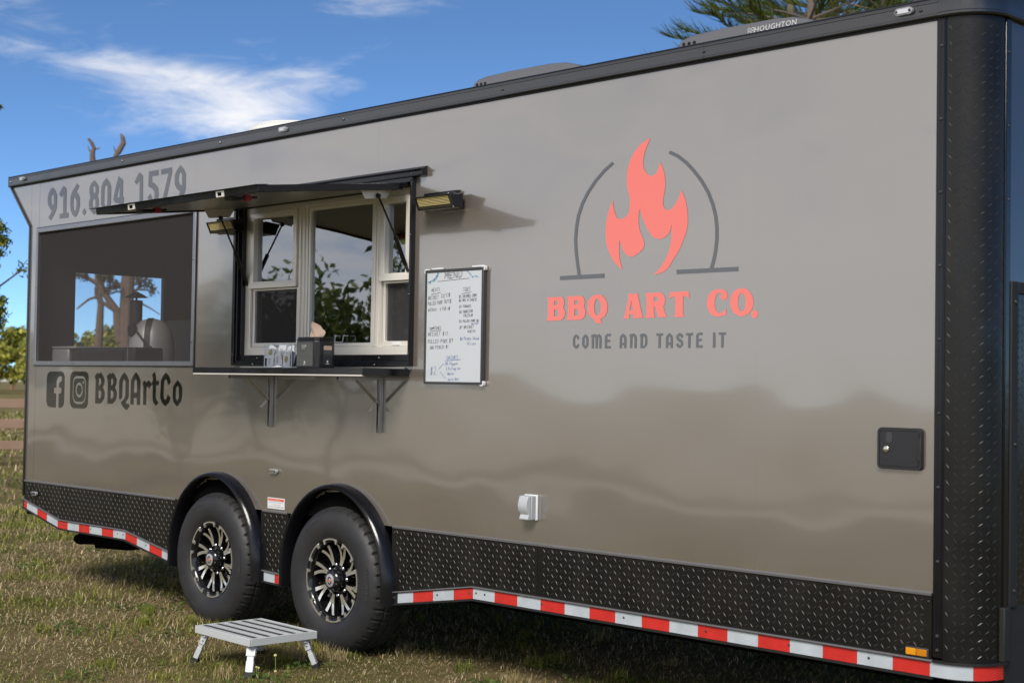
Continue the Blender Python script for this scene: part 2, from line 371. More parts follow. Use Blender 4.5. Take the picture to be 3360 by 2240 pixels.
# roof, far wall, rear wall with an opening, partition, floor
rcx, rcy = XC, CR
part('roof', MB().prism([(-10.22, .004)] + [(rcx+.146*math.cos(R(a)), rcy+.146*math.sin(R(a))) for a in range(-90, 1, 10)] + [(XW-.004, TY), (-10.22, TY)], 2.812, 2.862, 'XY'), m_alud, TR)
part('far_wall', MB().box(XR, XW-.02, TY-.04, TY, .47, 2.81), m_int, TR)
part('rear_wall', MB().box(XR-.002, -9.88, .02, .33, .5, 2.81).box(XR-.002, -9.88, 1.057, TY-.04, .5, 2.81).box(XR-.002, -9.88, .33, 1.057, .5, 1.56).box(XR-.002, -9.88, .33, 1.057, 2.194, 2.81), m_int, TR)
part('partition', MB().box(-7.74, -7.70, .02, TY-.04, .5, 2.81), m_int, TR)
part('floor_deck', MB().box(XR, XC-.01, .02, TY-.02, .47, .50), m_dark, TR)
part('porch_counter', MB().box(-9.87, -7.75, .06, .95, 1.50, 1.53), m_int, TR)
part('porch_cabinet', MB().box(-9.875, -9.40, 1.06, 2.5, .51, 1.875), m_int, TR, bevel=.006)
# chassis
ch = part('chassis_beam', MB().box(-9.6, -2.9, .25, .33, .33, .468).box(-9.6, -2.9, TY-.33, TY-.25, .33, .468), m_dark, TR)
for xw in WHEELS: part('axle', MB().tube([(xw, .1, WZ), (xw, TY-.1, WZ)], .045, 10), m_dark, TR, smooth=True)
def jp(px, py, y): x, z = onY(px, py, y); return (x, y, z)
part('stabiliser_jack', MB().bar(jp(262, 1768, .30), jp(345, 1772, .32), .07, .062).bar(jp(330, 1778, .33), jp(440, 1786, .34), .10, .075).tube([jp(252, 1766, .30), jp(268, 1768, .30)], [.030, .042], 10), m_dark, TR, bevel=.008)

# ---- bolts (shared mesh)
def dome_mesh(r, h, n=8):
    m = MB(); m.lathe([(r, 0), (r*.95, -h*.35), (r*.6, -h*.85), (0.0005, -h)], n, 'Y'); return m.mesh('bolt')
ME_BOLT = dome_mesh(.0075, .006); fix_normals(ME_BOLT)
ME_SBOLT = dome_mesh(.0055, .004); fix_normals(ME_SBOLT)
m_bolt = mat('bolt_black_zinc', (.10, .10, .105), .25, metal=.7)
def bolt(x, y, z, parent, m=None, me=None, mm=None):
    me = me or ME_BOLT
    if len(me.materials) == 0: me.materials.append(m_bolt)
    o = link('bolt', me, None, parent, (x, y, z)); return o

# ---- roof trim
prof = [(.0, ZT+.001), (-.016, ZT+.001), (-.0185, ZT+.006), (-.0185, ZT+.012), (-.0165, ZT+.014), (-.0175, ZT+.052), (-.0195, ZT+.054), (-.0195, ZT+.060), (-.0165, ZT+.062), (-.0165, ZT+.066), (-.020, ZT+.068), (-.018, ZT+.073), (.05, ZT+.073), (.05, ZT+.06), (0, ZT+.06)]
joints = [-10.255, -8.637, -3.873, -2.79]
for a, b in zip(joints[:-1], joints[1:]):
    part('roof_trim', MB().extrude_profile(prof, a+.0006, b-.0006), m_trim, TR)
part('trim_shadow_strip', MB().box(-10.24, XC, -.0045, .002, ZT-.009, ZT+.0009), m_trimshade, TR)  # thin black strip stands for the shadow under the trim's lower lip
part('trim_end_cap', MB().box(-10.264, -10.2556, -.017, TY, ZT, ZT+.076), m_trim, TR)
for x in (-10.225, -8.637, -7.50, -6.314, -5.086, -3.873, -2.86): bolt(x, -.018, ZT+.034, TR)
def arc(cx, cy, r, a0, a1, n): return [(cx+r*math.cos(R(a0+(a1-a0)*k/n)), cy+r*math.sin(R(a0+(a1-a0)*k/n))) for k in range(n+1)]
# corner cap follows the radius and runs on along the front
def corner_sweep(name, prof_rz, m, y_end=1.6, x_start=-2.79, smooth=True):
    # prof_rz: (outward offset, z)
    path = [((x_start, 0), (0, -1))]
    for k in range(13):
        a = R(-90+90*k/12); path.append(((XC+CR*math.cos(a), CR+CR*math.sin(a)), (math.cos(a), math.sin(a))))
    path.append(((XW, y_end), (1, 0)))
    mb = MB(); n = len(prof_rz)
    for (p, d) in path:
        for o_, z in prof_rz: mb.v.append((p[0]+d[0]*o_, p[1]+d[1]*o_, z))
    for i in range(len(path)-1):
        for j in range(n): mb.f.append((i*n+j, i*n+(j+1) % n, (i+1)*n+(j+1) % n, (i+1)*n+j))
    mb.f.append(tuple(range(n))); mb.f.append(tuple(range((len(path)-1)*n, len(path)*n)))
    return part(name, mb, m, TR, smooth=smooth)
corner_sweep('corner_cap', [(-.02, ZT-.002), (.016, ZT-.002), (.021, ZT+.004), (.021, ZT+.012), (.017, ZT+.016), (.019, ZT+.066), (.014, ZT+.084), (-.02, ZT+.090)], m_trim)

# ---- marker lights in the trim
def marker_light(x, z, y, par, rot=0, m=None, s=1.):
    w_, h_ = .037*s, .0135*s
    b = MB(); n = 10; out = []
    for sgn in (1, -1):
        for k in range(n+1):
            a = R(-90+180*k/n) if sgn > 0 else R(90+180*k/n)
            out.append((sgn*(w_-h_)+h_*math.cos(a), h_*math.sin(a)))
    b.prism(out, 0, -.014)
    o = part('marker_light', b, m or m_clear, par, smooth=True, bevel=.004, loc=(x, y, z)); 
    part('lens_insert', MB().prism([(p[0]*.82, p[1]*.6) for p in out], -.0142, -.017), m_chrome, o, loc=(x, y, z))
    link('bolt', ME_SBOLT, None, o, (x+w_*.72, y-.0165, z)); link('bolt', ME_SBOLT, None, o, (x-w_*.72, y-.0165, z))
    return o
if len(ME_SBOLT.materials) == 0: ME_SBOLT.materials.append(m_bolt)
for x in (-10.03, -6.857, -2.925): marker_light(x, ZT+.040, -.017, TR)
marker_light(-9.735, .625, -.012, TR)
marker_light(-6.90, .930, -.003, TR)

# ---- corner: vertical trims, tread plate quarter cylinder, front wall
def vstrip(name, x0, x1, y0, z0, z1):
    mb = MB(); w_ = x1-x0
    pr = [(x0, y0+.012), (x0, y0), (x0+w_*.12, y0-.006), (x0+w_*.2, y0-.003), (x0+w_*.45, y0-.003), (x0+w_*.5, y0-.0045), (x0+w_*.55, y0-.003), (x0+w_*.8, y0-.003), (x0+w_*.88, y0-.006), (x1, y0), (x1, y0+.012)]
    return part(name, mb.extrude_profile(pr, z0, z1, 'Z'), m_blk, TR)
vstrip('corner_trim', XF-.001, XC, -.002, .478, ZT-.010)
for i in range(9): bolt(XF+.020, -.005, 2.70-i*.268, TR)
bolt(XF+.020, -.005, .505, TR)
arcs = arc(XC, CR, CR, -90, 0, 20)
mb = MB(); mb.v = [(x, y, z) for z in (.472, ZT-.002) for x, y in arcs]; n_ = len(arcs)
mb.f = [(i, i+1, n_+i+1, n_+i) for i in range(n_-1)]
part('corner_plate', mb, m_plate, TR, smooth='all')
part('front_trim', MB().box(XW-.01, XW+.006, CR, CR+.040, .62, ZT-.004), m_blk, TR, bevel=.004)
m_front = mat('gunmetal_front_paint', (.03, .033, .042), .12, ior=1.8, waves=.003)
part('front_wall', MB().box(XW-.03, XW, CR+.035, TY-CR, 1.80, ZT-.003), m_front, TR)
part('front_plate', MB().box(XW-.03, XW+.002, CR+.09, TY-CR, .62, 1.80), m_plate, TR)
part('guard_frame', MB().box(XW-.02, XW+.012, CR+.040, CR+.092, .66, 1.845).box(XW-.02, XW+.012, CR+.092, TY-CR, 1.80, 1.845), m_matte, TR, bevel=.004)
part('front_skirt', MB().box(XW-.03, XW+.004, CR+.02, TY-CR, .35, .66), m_matte, TR)
part('tongue_post', MB().box(XW-.012, XW+.02, CR-.015, CR+.03, .47, .665), m_matte, TR, bevel=.005)
for z in (1.77, 1.25, .72): 
    o = bolt(XW+.012, CR+.066, z, TR); o.rotation_euler = (0, 0, R(90))
for z in (2.68, 2.41, 2.14): 
    o = bolt(XW+.006, CR+.020, z, TR, me=ME_SBOLT); o.rotation_euler = (0, 0, R(90))

# ---- tread pattern: raised bars as real geometry on each plate
def tread(name, inside, x0, x1, z0, z1, mapf, parent, pitch=.0272, ln=.0262, wd=.0028, ht=.0014):
    mb = MB(); rows = int((z1-z0)/pitch)+2; cols = int((x1-x0)/pitch)+2
    for i in range(cols):
        for j in range(rows):
            cx = x0+(i+.5)*pitch; cz = z0+(j+.5)*pitch
            a = R(33) if (i+j) % 2 == 0 else R(-52)
            ca, sa = math.cos(a), math.sin(a)
            loc = [(-ln/2, 0, 0), (-ln*.12, -wd/2, 0), (ln*.12, -wd/2, 0), (ln/2, 0, 0), (ln*.12, wd/2, 0), (-ln*.12, wd/2, 0), (-ln*.34, 0, ht), (ln*.34, 0, ht)]
            pts = [(cx+p[0]*ca-p[1]*sa, cz+p[0]*sa+p[1]*ca, p[2]) for p in loc]
            if not all(inside(p[0], p[1]) for p in pts): continue
            mb.add([mapf(*p) for p in pts], [(0, 1, 6), (1, 2, 7, 6), (2, 3, 7), (3, 4, 7), (4, 5, 6, 7), (5, 0, 6)])
    if not mb.f: return
    o = part(name, mb, m_beadk if name != 'skirt_tread' else m_bead, parent, fix=False); o['kind'] = 'stuff'; return o
# corner: unrolled coordinate s
ca_ = CR*math.pi/2
def cmap(s, z, h): a = -math.pi/2+s/CR; return (XC+(CR+h)*math.cos(a), CR+(CR+h)*math.sin(a), z)
tread('corner_tread', lambda s, z: .004 < s < ca_-.004 and .476 < z < ZT-.008, 0, ca_, .476, ZT-.008, cmap, TR, pitch=.0295, ln=.0290, wd=.0032)
tread('front_tread', lambda s, z: s > CR+.095 and z < 1.798 and z > .665, CR+.095, CR+.6, .665, 1.798, lambda s, z, h: (XW+.002+h, s, z), TR, pitch=.0288, ln=.0255, wd=.005)

# ---- skirt plates and kinked bottom rail
RAIL = {'rear': [(-9.93, .548), (-9.375, .437), (-8.517, .4375), (-7.93, .342)], 'mid': [(-7.02, .339), (-6.76, .331)], 'front': [(-5.86, .339), (-5.243, .4345), (-2.795, .4345)]}
def lerpz(poly, x):
    for (a, za), (b, zb) in zip(poly[:-1], poly[1:]):
        if a <= x <= b: return za+(zb-za)*(x-a)/(b-a)
    return poly[0][1] if x < poly[0][0] else poly[-1][1]
SPY = -.005
def skirt(poly, x0, x1, seam=None):
    pts = [(x0, ZS)] + [(x0, lerpz(poly, x0)+.026)] + [(x, z+.026) for x, z in poly if x0 < x < x1] + [(x1, lerpz(poly, x1)+.026), (x1, ZS)]
    p = part('skirt_plate', MB().prism(pts, SPY, .004), m_plate, TR)
    def ins(x, z):
        return x0+.008 < x < x1-.008 and lerpz(poly, x)+.034 < z < ZS-.006 and all(math.hypot(x-c, z-AZ) > .50 for c in WHEELS)
    tread('skirt_tread', ins, x0, x1, .34, ZS, lambda x, z, h: (x, SPY-h, z), p)
    return p
skirt(RAIL['rear'], -9.915, -7.90)
skirt(RAIL['mid'], -7.02, -6.76)
skirt(RAIL['front'], -5.86, -4.8165); skirt(RAIL['front'], -4.8145, -2.803)
capp = [(-.002, ZS-.007), (-.010, ZS-.006), (-.011, ZS+.002), (-.006, ZS+.006), (0, ZS+.006)]
for a, b in [(-9.915, -7.93), (-7.0, -6.77), (-5.855, -4.8165), (-4.8145, -3.2), (-3.1985, -2.803)]:
    part('skirt_moulding', MB().extrude_profile(capp, a, b), m_cap, TR)
for x in (-9.86, -9.2, -8.62, -8.2, -5.84, -5.40, -4.97, -4.60, -4.20, -3.74, -3.38, -3.06, -2.815):
    bolt(x, SPY-.001, ZS-.028, TR, me=ME_SBOLT)
def strip3(poly, dz, h, y0, y1):
    mb = MB(); n = len(poly)
    for x, z in poly: mb.v += [(x, y0, z+dz-h/2), (x, y0, z+dz+h/2), (x, y1, z+dz+h/2), (x, y1, z+dz-h/2)]
    for i in range(n-1):
        for j in range(4): mb.f.append((i*4+j, i*4+(j+1) % 4, i*4+4+(j+1) % 4, i*4+4+j))
    mb.f += [(0, 1, 2, 3), tuple((n-1)*4+k for k in range(4))]
    return mb
m_rail = mat('rail_black', (.014, .014, .014), .45, var=.3, vscale=12)
for k, poly in RAIL.items():
    rl = part('bottom_rail', strip3(poly, 0, .056, -.008, .05), m_rail, TR)
    part('rail_lip', strip3(poly, .0315, .007, -.020, -.004), m_cap, rl, bevel=.002)
    part('rail_lip', strip3(poly, -.0315, .007, -.016, -.004), m_rail, rl)
corner_sweep('corner_rail', [(.0, .4345-.028), (.008, .4345-.028), (.008, .4345+.028), (.02, .4345+.028), (.02, .4345+.036), (.0, .4345+.036)], m_rail, y_end=CR+.01)
# tape: segments measured from their edges along the rail
z3 = zoomer(0, 1500, 1/2.8); z4 = zoomer(540, 1500, 840/1780); q5 = zoomer(1200, 1500, 1000/2119)
def tape(xa, xb, poly, colour):
    xs = [xa] + [x for x, z in poly if xa+.004 < x < xb-.004] + [xb]
    pl = [(x, lerpz(poly, x)) for x in xs]
    part('red_tape' if colour == 'r' else 'white_tape', strip3(pl, 0, .0500, -.0100, -.0084), m_tred if colour == 'r' else m_twht, TR)
def edges(zf, xs, y): return [onY(*zf(x, yy), -.01)[0] for x, yy in zip(xs, y)]
e = edges(z3, [221, 248, 343, 432, 530, 622, 725, 823, 935, 1040, 1152, 1258, 1372, 1487, 1560], [410, 420, 480, 525, 580, 618, 640, 660, 685, 700, 715, 765, 830, 890, 930])
cols = 'rwrwrwrwrwrwrw'
for i, c in enumerate(cols): tape(e[i]+.0005, e[i+1]-.0005, RAIL['rear'], c)
e = edges(z4, [690, 765, 812], [820, 840, 850])
for i, c in enumerate('wr'): tape(e[i]+.0005, e[i+1]-.0005, RAIL['mid'], c)
e = edges(q5, [222, 330, 468, 612, 757], [978, 970, 960, 948, 938])
for i, c in enumerate('wrwr'): tape(e[i]+.0005, (e[i+1] if i < 3 else -5.244)-.0005, RAIL['front'], c)
xe = [-5.243] + [-5.092+.1524*k for k in range(16)]
for i in range(16): tape(xe[i]+.0005, xe[i+1]-.0005, RAIL['front'] if xe[i+1] < -2.8 else [(-5, .4345), (-2, .4345)], 'wr'[i % 2])
# two tape pieces wrapping the corner
def ctape(s0, s1, m):
    mb = MB(); n = 8
    for k in range(n+1):
        s = s0+(s1-s0)*k/n
        if s < 0: x, y = XC+s, -.010
        else: a = -math.pi/2+s/CR; x, y = XC+(CR+.010)*math.cos(a), CR+(CR+.010)*math.sin(a)
        mb.v += [(x, y, .4095), (x, y, .4595)]
    mb.f = [(2*i, 2*i+2, 2*i+3, 2*i+1) for i in range(n)]
    part('red_tape' if m is m_tred else 'white_tape', mb, m, TR, smooth='all')
ctape(xe[16]-XC+.0005, xe[16]-XC+.152, m_twht); ctape(xe[16]-XC+.153, .232, m_tred)
for k, xs in {'rear': (-9.90, -9.36, -9.32, -8.95, -8.60, -8.53, -8.25), 'mid': (-6.86,), 'front': (-5.83, -5.50, -5.27, -5.22, -5.16, -4.78, -4.28, -3.83, -3.42, -3.06)}.items():
    for x in xs: bolt(x, -.0101, lerpz(RAIL[k], x)+.004, TR, me=ME_SBOLT)

# ---- fender flares and wheel wells
def fender(xw):
    prof = [(.480, .500, .001), (.475, .498, -.022), (.464, .494, -.045), (.453, .488, -.060), (.442, .480, -.066), (.432, .472, -.064), (.427, .467, -.056), (.427, .467, .02)]
    mb = MB(); n = len(prof)
    stn = [(-1, .305), (-1, .352)] + [('a', 180-180*k/28) for k in range(29)] + [(1, .352), (1, .305)]
    for st in stn:
        for rx, rz, y in prof:
            if st[0] == 'a': x, z = xw+rx*math.cos(R(st[1])), AZ+rz*math.sin(R(st[1]))
            else: x, z = xw+st[0]*rx, st[1]
            mb.v.append((x, y, z))
    for i in range(len(stn)-1):
        for j in range(n-1): mb.f.append((i*n+j, i*n+j+1, (i+1)*n+j+1, (i+1)*n+j))
    mb.f += [tuple(range(n)), tuple(range((len(stn)-1)*n, len(stn)*n))]
    f = part('fender', mb, m_blk, TR, smooth=True)
    wl = MB(); k_ = 20
    for k in range(k_+1):
        a = R(180-180*k/k_); wl.v += [(xw+.45*math.cos(a), .0, AZ+.45*math.sin(a)), (xw+.45*math.cos(a), .42, AZ+.45*math.sin(a))]
    wl.f = [(2*i, 2*i+1, 2*i+3, 2*i+2) for i in range(k_)]
    b0 = len(wl.v); wl.v += [(xw+.45*math.cos(R(180-180*k/k_)), .42, AZ+.45*math.sin(R(180-180*k/k_))) for k in range(k_+1)]
    wl.f.append(tuple(range(b0, b0+k_+1)))
    part('wheel_well', wl, m_dark, TR)
for xw in WHEELS: fender(xw)
part('well_skirt', MB().box(-7.913, -7.912, 0, .4, .3, .45).box(-5.86, -5.859, 0, .4, .3, .45), m_dark, TR)
# ---- wheels (local axis along Y, outward is -Y, lip plane at y = 0)
m_silver = mat('machined_alloy', (.84, .83, .80), .20, metal=.85, rvar=.05)
m_rimblk = mat('gloss_black_alloy', (.006, .006, .007), .14, ior=1.6)
TY_PROF = [(.208, .16), (.206, .05), (.2155, .010), (.222, -.006), (.240, -.019), (.268, -.027), (.300, -.030), (.330, -.0265), (.352, -.018), (.3665, -.006), (.372, .000), (.3765, .006), (.383, .018), (.3865, .034), (.3875, .050), (.380, .054), (.380, .061), (.3885, .065), (.3895, .100), (.381, .104), (.381, .112), (.3895, .116), (.3885, .150), (.380, .154), (.380, .161), (.3875, .165), (.386, .180), (.376, .200), (.352, .212), (.30, .222), (.23, .20), (.208, .16)]
NT = 240
def tj(k, j, r, h):
    if 10 <= j <= 14:
        if k % 6 == 0: return r-(.011 if j > 10 else .004), h+.002
        if j in (12, 13) and k % 6 == 3: return r-.004, h
        return r, h
    if 17 <= j <= 18 and (k+1) % 6 == 0: return r-.008, h
    if 21 <= j <= 22 and (k+4) % 6 == 0: return r-.008, h
    if j in (25, 26) and k % 6 == 0: return r-.010, h
    return r, h
me_tyre = MB().lathe(TY_PROF, NT, 'Y', jitter=tj).mesh('tyre'); fix_normals(me_tyre)
me_tyre.polygons.foreach_set('use_smooth', [True]*len(me_tyre.polygons)); me_tyre.set_sharp_from_angle(angle=R(24))
for v_ in me_tyre.vertices:                       # loaded tyre: flat contact patch and a slight sidewall bulge
    if v_.co.z < -.22:
        k_ = min(1., (-.22-v_.co.z)/.15)
        if v_.co.y < .02: v_.co.y -= .007*k_*k_
        elif v_.co.y > .18: v_.co.y += .007*k_*k_
        v_.co.z = max(v_.co.z, -.381)
me_tyre.materials.append(m_rubber); me_tyre.materials.append(m_rubdk)
for p in me_tyre.polygons:
    if abs(p.center.y-.1) < .096 and math.hypot(p.center.x, p.center.z) > .374: p.material_index = 1
me_barrel = MB().lathe([(.2215, -.002), (.2205, -.006), (.214, -.006), (.204, .000), (.198, .012), (.190, .03), (.186, .085), (.10, .088), (.001, .088)], 64, 'Y').mesh('rim_barrel'); fix_normals(me_barrel)
def lip_plate():
    mb = MB(); n = 8; y0, y1 = -.0105, -.002; a0 = 16.0
    out = [(.2205*math.cos(R(-a0+2*a0*k/n)), .2205*math.sin(R(-a0+2*a0*k/n))) for k in range(n+1)]
    inn = []
    for aa, rr in [(a0, .194), (a0-3.4, .194), (a0-4.4, .2095), (a0-8, .2135), (0, .2135), (-(a0-8), .2135), (-(a0-4.4), .2095), (-(a0-3.4), .194), (-a0, .194)]:
        inn.append((rr*math.cos(R(aa)), rr*math.sin(R(aa))))
    return mb.prism(out+inn, y0, y1).mesh('lip_plate')
me_lip = lip_plate(); fix_normals(me_lip)
def spoke():
    mb = MB()
    for s in (-1, 1):
        ctr = []
        for k in range(9):
            t = k/8; r = .082+.106*t; ang = s*(1.8+7.6*t**1.3)+6*t*t; y = .030-.012*t+.006*math.sin(t*3.1)
            ctr.append((r, R(ang), y, .0080+.0018*t))
        b0 = len(mb.v)
        for r, a, y, hw in ctr:
            cx, cz = r*math.cos(a), r*math.sin(a); tx, tz = -math.sin(a), math.cos(a)
            mb.v += [(cx-tx*hw, y, cz-tz*hw), (cx+tx*hw, y, cz+tz*hw), (cx+tx*hw*1.05, y+.035, cz+tz*hw*1.05), (cx-tx*hw*1.05, y+.035, cz-tz*hw*1.05)]
        for i in range(8):
            for j in range(4): mb.f.append((b0+i*4+j, b0+i*4+(j+1) % 4, b0+i*4+4+(j+1) % 4, b0+i*4+4+j))
        mb.f += [(b0, b0+1, b0+2, b0+3), (b0+32, b0+33, b0+34, b0+35)]
    me = mb.mesh('spoke'); me.materials.append(m_silver); me.materials.append(m_rimblk); fix_normals(me)
    for p in me.polygons: p.material_index = 0 if p.normal.y < -.6 else 1
    return me
me_spoke = spoke()
me_hub = MB().lathe([(.075, .06), (.073, .042), (.0615, .040), (.0605, .004), (.057, -.004), (.047, -.016), (.0385, -.0185), (.001, -.0185)], 32, 'Y').mesh('hub_cap'); fix_normals(me_hub)
me_badge = MB().lathe([(.0345, -.0184), (.0345, -.0205), (.0325, -.0215), (.001, -.0215)], 32, 'Y').mesh('hub_badge'); fix_normals(me_badge)
def badge_mark():
    mb = MB()
    for a0, a1, cz in ((200, 20, .006), (20, -160, -.006)):
        pts = [(.012*math.cos(R(a0+(a1-a0)*k/10)), .012*math.sin(R(a0+(a1-a0)*k/10))+cz) for k in range(11)]
        for p, q in zip(pts[:-1], pts[1:]): mb.bar((p[0], -.0218, p[1]), (q[0], -.0218, q[1]), .0006, .006, up=(q[1]-p[1], 0, -(q[0]-p[0])))
    return mb.mesh('badge_mark')
me_bmark = badge_mark()
me_bline = MB().box(-.024, .024, -.0228, -.0216, -.0020, .0020).mesh('badge_line')
me_nut = MB().lathe([(.0125, .05), (.0125, .012), (.0115, .006), (.007, .0015), (.001, 0.0)], 8, 'Y').mesh('lug_nut'); fix_normals(me_nut)
me_dot = dome_mesh(.0035, .002, 6); fix_normals(me_dot)
for me, m in ((me_barrel, m_rimblk), (me_lip, m_silver), (me_hub, m_rimblk), (me_badge, mat('badge_silver', (.55, .55, .56), .25, metal=.6)), (me_bmark, m_rimblk), (me_bline, m_vred), (me_nut, m_chrome), (me_dot, m_rimblk)): me.materials.append(m)
for me in (me_barrel, me_hub, me_badge, me_nut):
    me.polygons.foreach_set('use_smooth', [True]*len(me.polygons)); me.set_sharp_from_angle(angle=R(35))
def text_mesh(body, size, extrude=0., spacing=1.):
    cu = bpy.data.curves.new('t', 'FONT'); cu.body = body; cu.size = size; cu.extrude = extrude; cu.space_character = spacing; cu.resolution_u = 2
    ob = bpy.data.objects.new('t', cu); C.objects.link(ob); dg = bpy.context.evaluated_depsgraph_get()
    me = bpy.data.meshes.new_from_object(ob.evaluated_get(dg)); bpy.data.objects.remove(ob); bpy.data.curves.remove(cu)
    me.materials.clear(); return me
def tyre_text(body, size, rad, mid_deg, inward=False):
    me = text_mesh(body, size, .0007, 1.25); xs = [v.co.x for v in me.vertices]; wd = max(xs)
    for v in me.vertices:
        a = R(mid_deg) - (v.co.x-wd/2)/rad; r = rad+v.co.y; y = -.0302 - v.co.z
        y += abs(r-.30)**1.4*.12
        v.co = (r*math.cos(a), y, r*math.sin(a))
    me.materials.append(mat('raised_tyre_letter', (.055, .054, .055), .5)); return me
TXT = [tyre_text('PROVIDER', .028, .318, 118), tyre_text('ST235/80R16', .024, .318, 2), tyre_text('RADIAL', .024, .30, 236)]
def wheel(xw, rot):
    wp = part('wheel', me_tyre.copy(), None, TR, fix=False, loc=(xw, -.035, WZ)); wp.name = 'wheel'
    P0 = (xw, -.035, WZ)
    def sub(name, me, ang=0., loc=None):
        o = link(name, me, None, wp, loc or P0); o.rotation_euler = (0, -R(ang), 0); return o
    sub('rim_barrel', me_barrel)
    for k in range(8):
        a = rot+45*k
        sub('lip_plate', me_lip, a); sub('spoke', me_spoke, a+20)
        an = R(a+2); sub('lug_nut', me_nut, 0, (P0[0]+.081*math.cos(an), P0[1]+.022, P0[2]+.081*math.sin(an)))
        for s in (-14.3, 14.3):
            an = R(a+s); link('bolt', me_dot, None, wp, (P0[0]+.200*math.cos(an), P0[1]-.0105, P0[2]+.200*math.sin(an)))
        an = R(a+22); link('bolt', ME_SBOLT, None, wp, (P0[0]+.0505*math.cos(an), P0[1]-.0125, P0[2]+.0505*math.sin(an)))
    sub('hub_cap', me_hub); b = sub('hub_badge', me_badge); sub('badge_mark', me_bmark); sub('badge_line', me_bline)
    for t in TXT: sub('raised_lettering', t)
    v = MB().tube([(0, .03, 0), (0, .0, 0), (0, -.004, .0)], [.005, .005, .004], 8); 
    link('valve_stem', v.mesh('valve_stem'), mat('brass', (.5, .36, .16), .3, metal=1), wp, (xw-.155, .0, WZ-.035))
wheel(WHEELS[0], 7); wheel(WHEELS[1], 5)

# ---- screened porch opening
x0, x1, z0, z1 = SCR
sf = part('screen_frame', ring(x0-.012, x1+.008, z0-.006, z1+.018, (.030, .032, .030, .034), -.013, .012), m_alud, TR, bevel=.003)
part('frame_border', ring(x0-.017, x1+.013, z0-.011, z1+.023, .006, -.006, .010), m_blk, sf)
part('screen_mesh', MB().add([(x0, .004, z0), (x1, .004, z0), (x1, .004, z1), (x0, .004, z1)], [(0, 1, 2, 3)]), m_screen, TR)
for x in (-9.80, -9.25, -8.52, -7.775):
    bolt(x, -.0135, z0+.009, TR, me=ME_SBOLT); bolt(x, -.0135, z1+.001, TR, me=ME_SBOLT)
for z in (1.56, 2.06): bolt(x0+.003, -.0135, z, TR, me=ME_SBOLT); bolt(x1-.008, -.0135, z+.1, TR, me=ME_SBOLT)

# ---- serving window
x0, x1, z0, z1 = WIN
wf = part('window_frame', ring(x0-.022, x1+.014, z0-.014, z1+.016, (.022, .014, .014, .016), -.030, .0), m_blk, TR, bevel=.002)
part('frame_step', ring(x0, x1, z0, z1, (.012, .010, .012, .012), -.018, .05), m_blk, wf, bevel=.002)
part('frame_step', ring(x0+.012, x1-.010, z0+.012, z1-.012, (.020, .012, .034, .006), .0, .05), m_blk, wf, bevel=.002)
for x in (x0-.008, x1+.006):
    for z in (z0+.05, z0+.35, z0+.65): bolt(x, -.0305, z, wf, me=ME_SBOLT)
for x in (-7.1, -6.55, -6.0): bolt(x, -.0005, z0+.03, wf, me=ME_SBOLT); bolt(x, -.0305, z0-.007, wf, me=ME_SBOLT)
ax0, ax1, az0, az1 = x0+.030, x1-.022, z0+.045, z1-.02
YW = .030
au = part('window_unit', ring(ax0, ax1, az0, az1, (.050, .030, .045, .040), YW-.004, .09), m_alu, TR, bevel=.003)
mu1, mu2 = (-6.765, -6.675), (-6.105, -6.030)
for a, b in (mu1, mu2):
    part('mullion', MB().box(a, b, YW, .088, az0+.044, az1-.039).box(a+.02, a+.035, YW-.008, YW+.004, az0+.044, az1-.039).box(b-.035, b-.022, YW-.006, YW+.004, az0+.044, az1-.039), m_alu, au, bevel=.002)
ZM = 1.985
def pane(xa, xb, za, zb, y, m, name='pane'):
    return part(name, MB().add([(xa, y, za), (xb, y, za), (xb, y, zb), (xa, y, zb)], [(0, 1, 2, 3)]), m, au, fix=False)
def sash(xa, xb):
    part('upper_sash', ring(xa, xb, ZM-.02, az1-.041, (.034, .034, .038, .034), YW-.012, .06), m_alu, au, bevel=.003)
    pane(xa+.03, xb-.03, ZM+.015, az1-.07, .05, m_glass)
    part('lower_sash', ring(xa+.002, xb-.002, az0+.046, ZM-.021, (.020, .020, .026, .012), YW+.012, .075), m_alu, au, bevel=.003)
    pane(xa+.02, xb-.02, az0+.07, ZM-.03, .058, m_fly, 'fly_screen'); pane(xa+.02, xb-.02, az0+.07, ZM-.03, .068, m_glass)
    part('meeting_rail', MB().box(xa-.004, xb+.004, YW-.016, YW-.011, ZM-.022, ZM+.008), m_alu, au, bevel=.002)
    part('sash_latch', MB().box((xa+xb)/2-.03, (xa+xb)/2+.03, YW+.004, YW+.013, az0+.050, az0+.066), m_white, au, bevel=.003)
sash(ax0+.052, mu1[0]-.001); sash(mu2[1]+.001, ax1-.031)
part('fixed_sash', ring(mu1[1]+.001, mu2[0]-.001, az0+.046, az1-.041, (.016, .010, .020, .020), YW+.004, .07), m_alu, au, bevel=.003)
pane(mu1[1]+.01, mu2[0]-.01, az0+.06, az1-.055, .052, m_glass)
zn = zoomer(820, 1020, 340/2352)
def gp(px, py): x, z = onY(*zn(px, py), .010); return (x, .010, z)
ga, gb = gp(1925, 705), gp(2110, 705); gt = gp(2112, 590)
part('grab_handle', MB().tube([(ga[0], .045, ga[2]+.034), (ga[0], .014, ga[2]+.034), (ga[0], .010, ga[2]+.004), (ga[0]+.005, .010, ga[2]), (gb[0]-.005, .010, ga[2]), (gb[0], .010, ga[2]+.005), (gb[0], .012, ga[2]+.034), (gb[0], .045, ga[2]+.034)], .0022, 8), m_white, au, smooth=True)
part('drip_rail', MB().extrude_profile([(0, 2.480), (-.034, 2.480), (-.036, 2.486), (-.036, 2.503), (-.052, 2.509), (-.052, 2.514), (-.030, 2.516), (0, 2.531)], -7.40, -5.640), m_blk, TR)
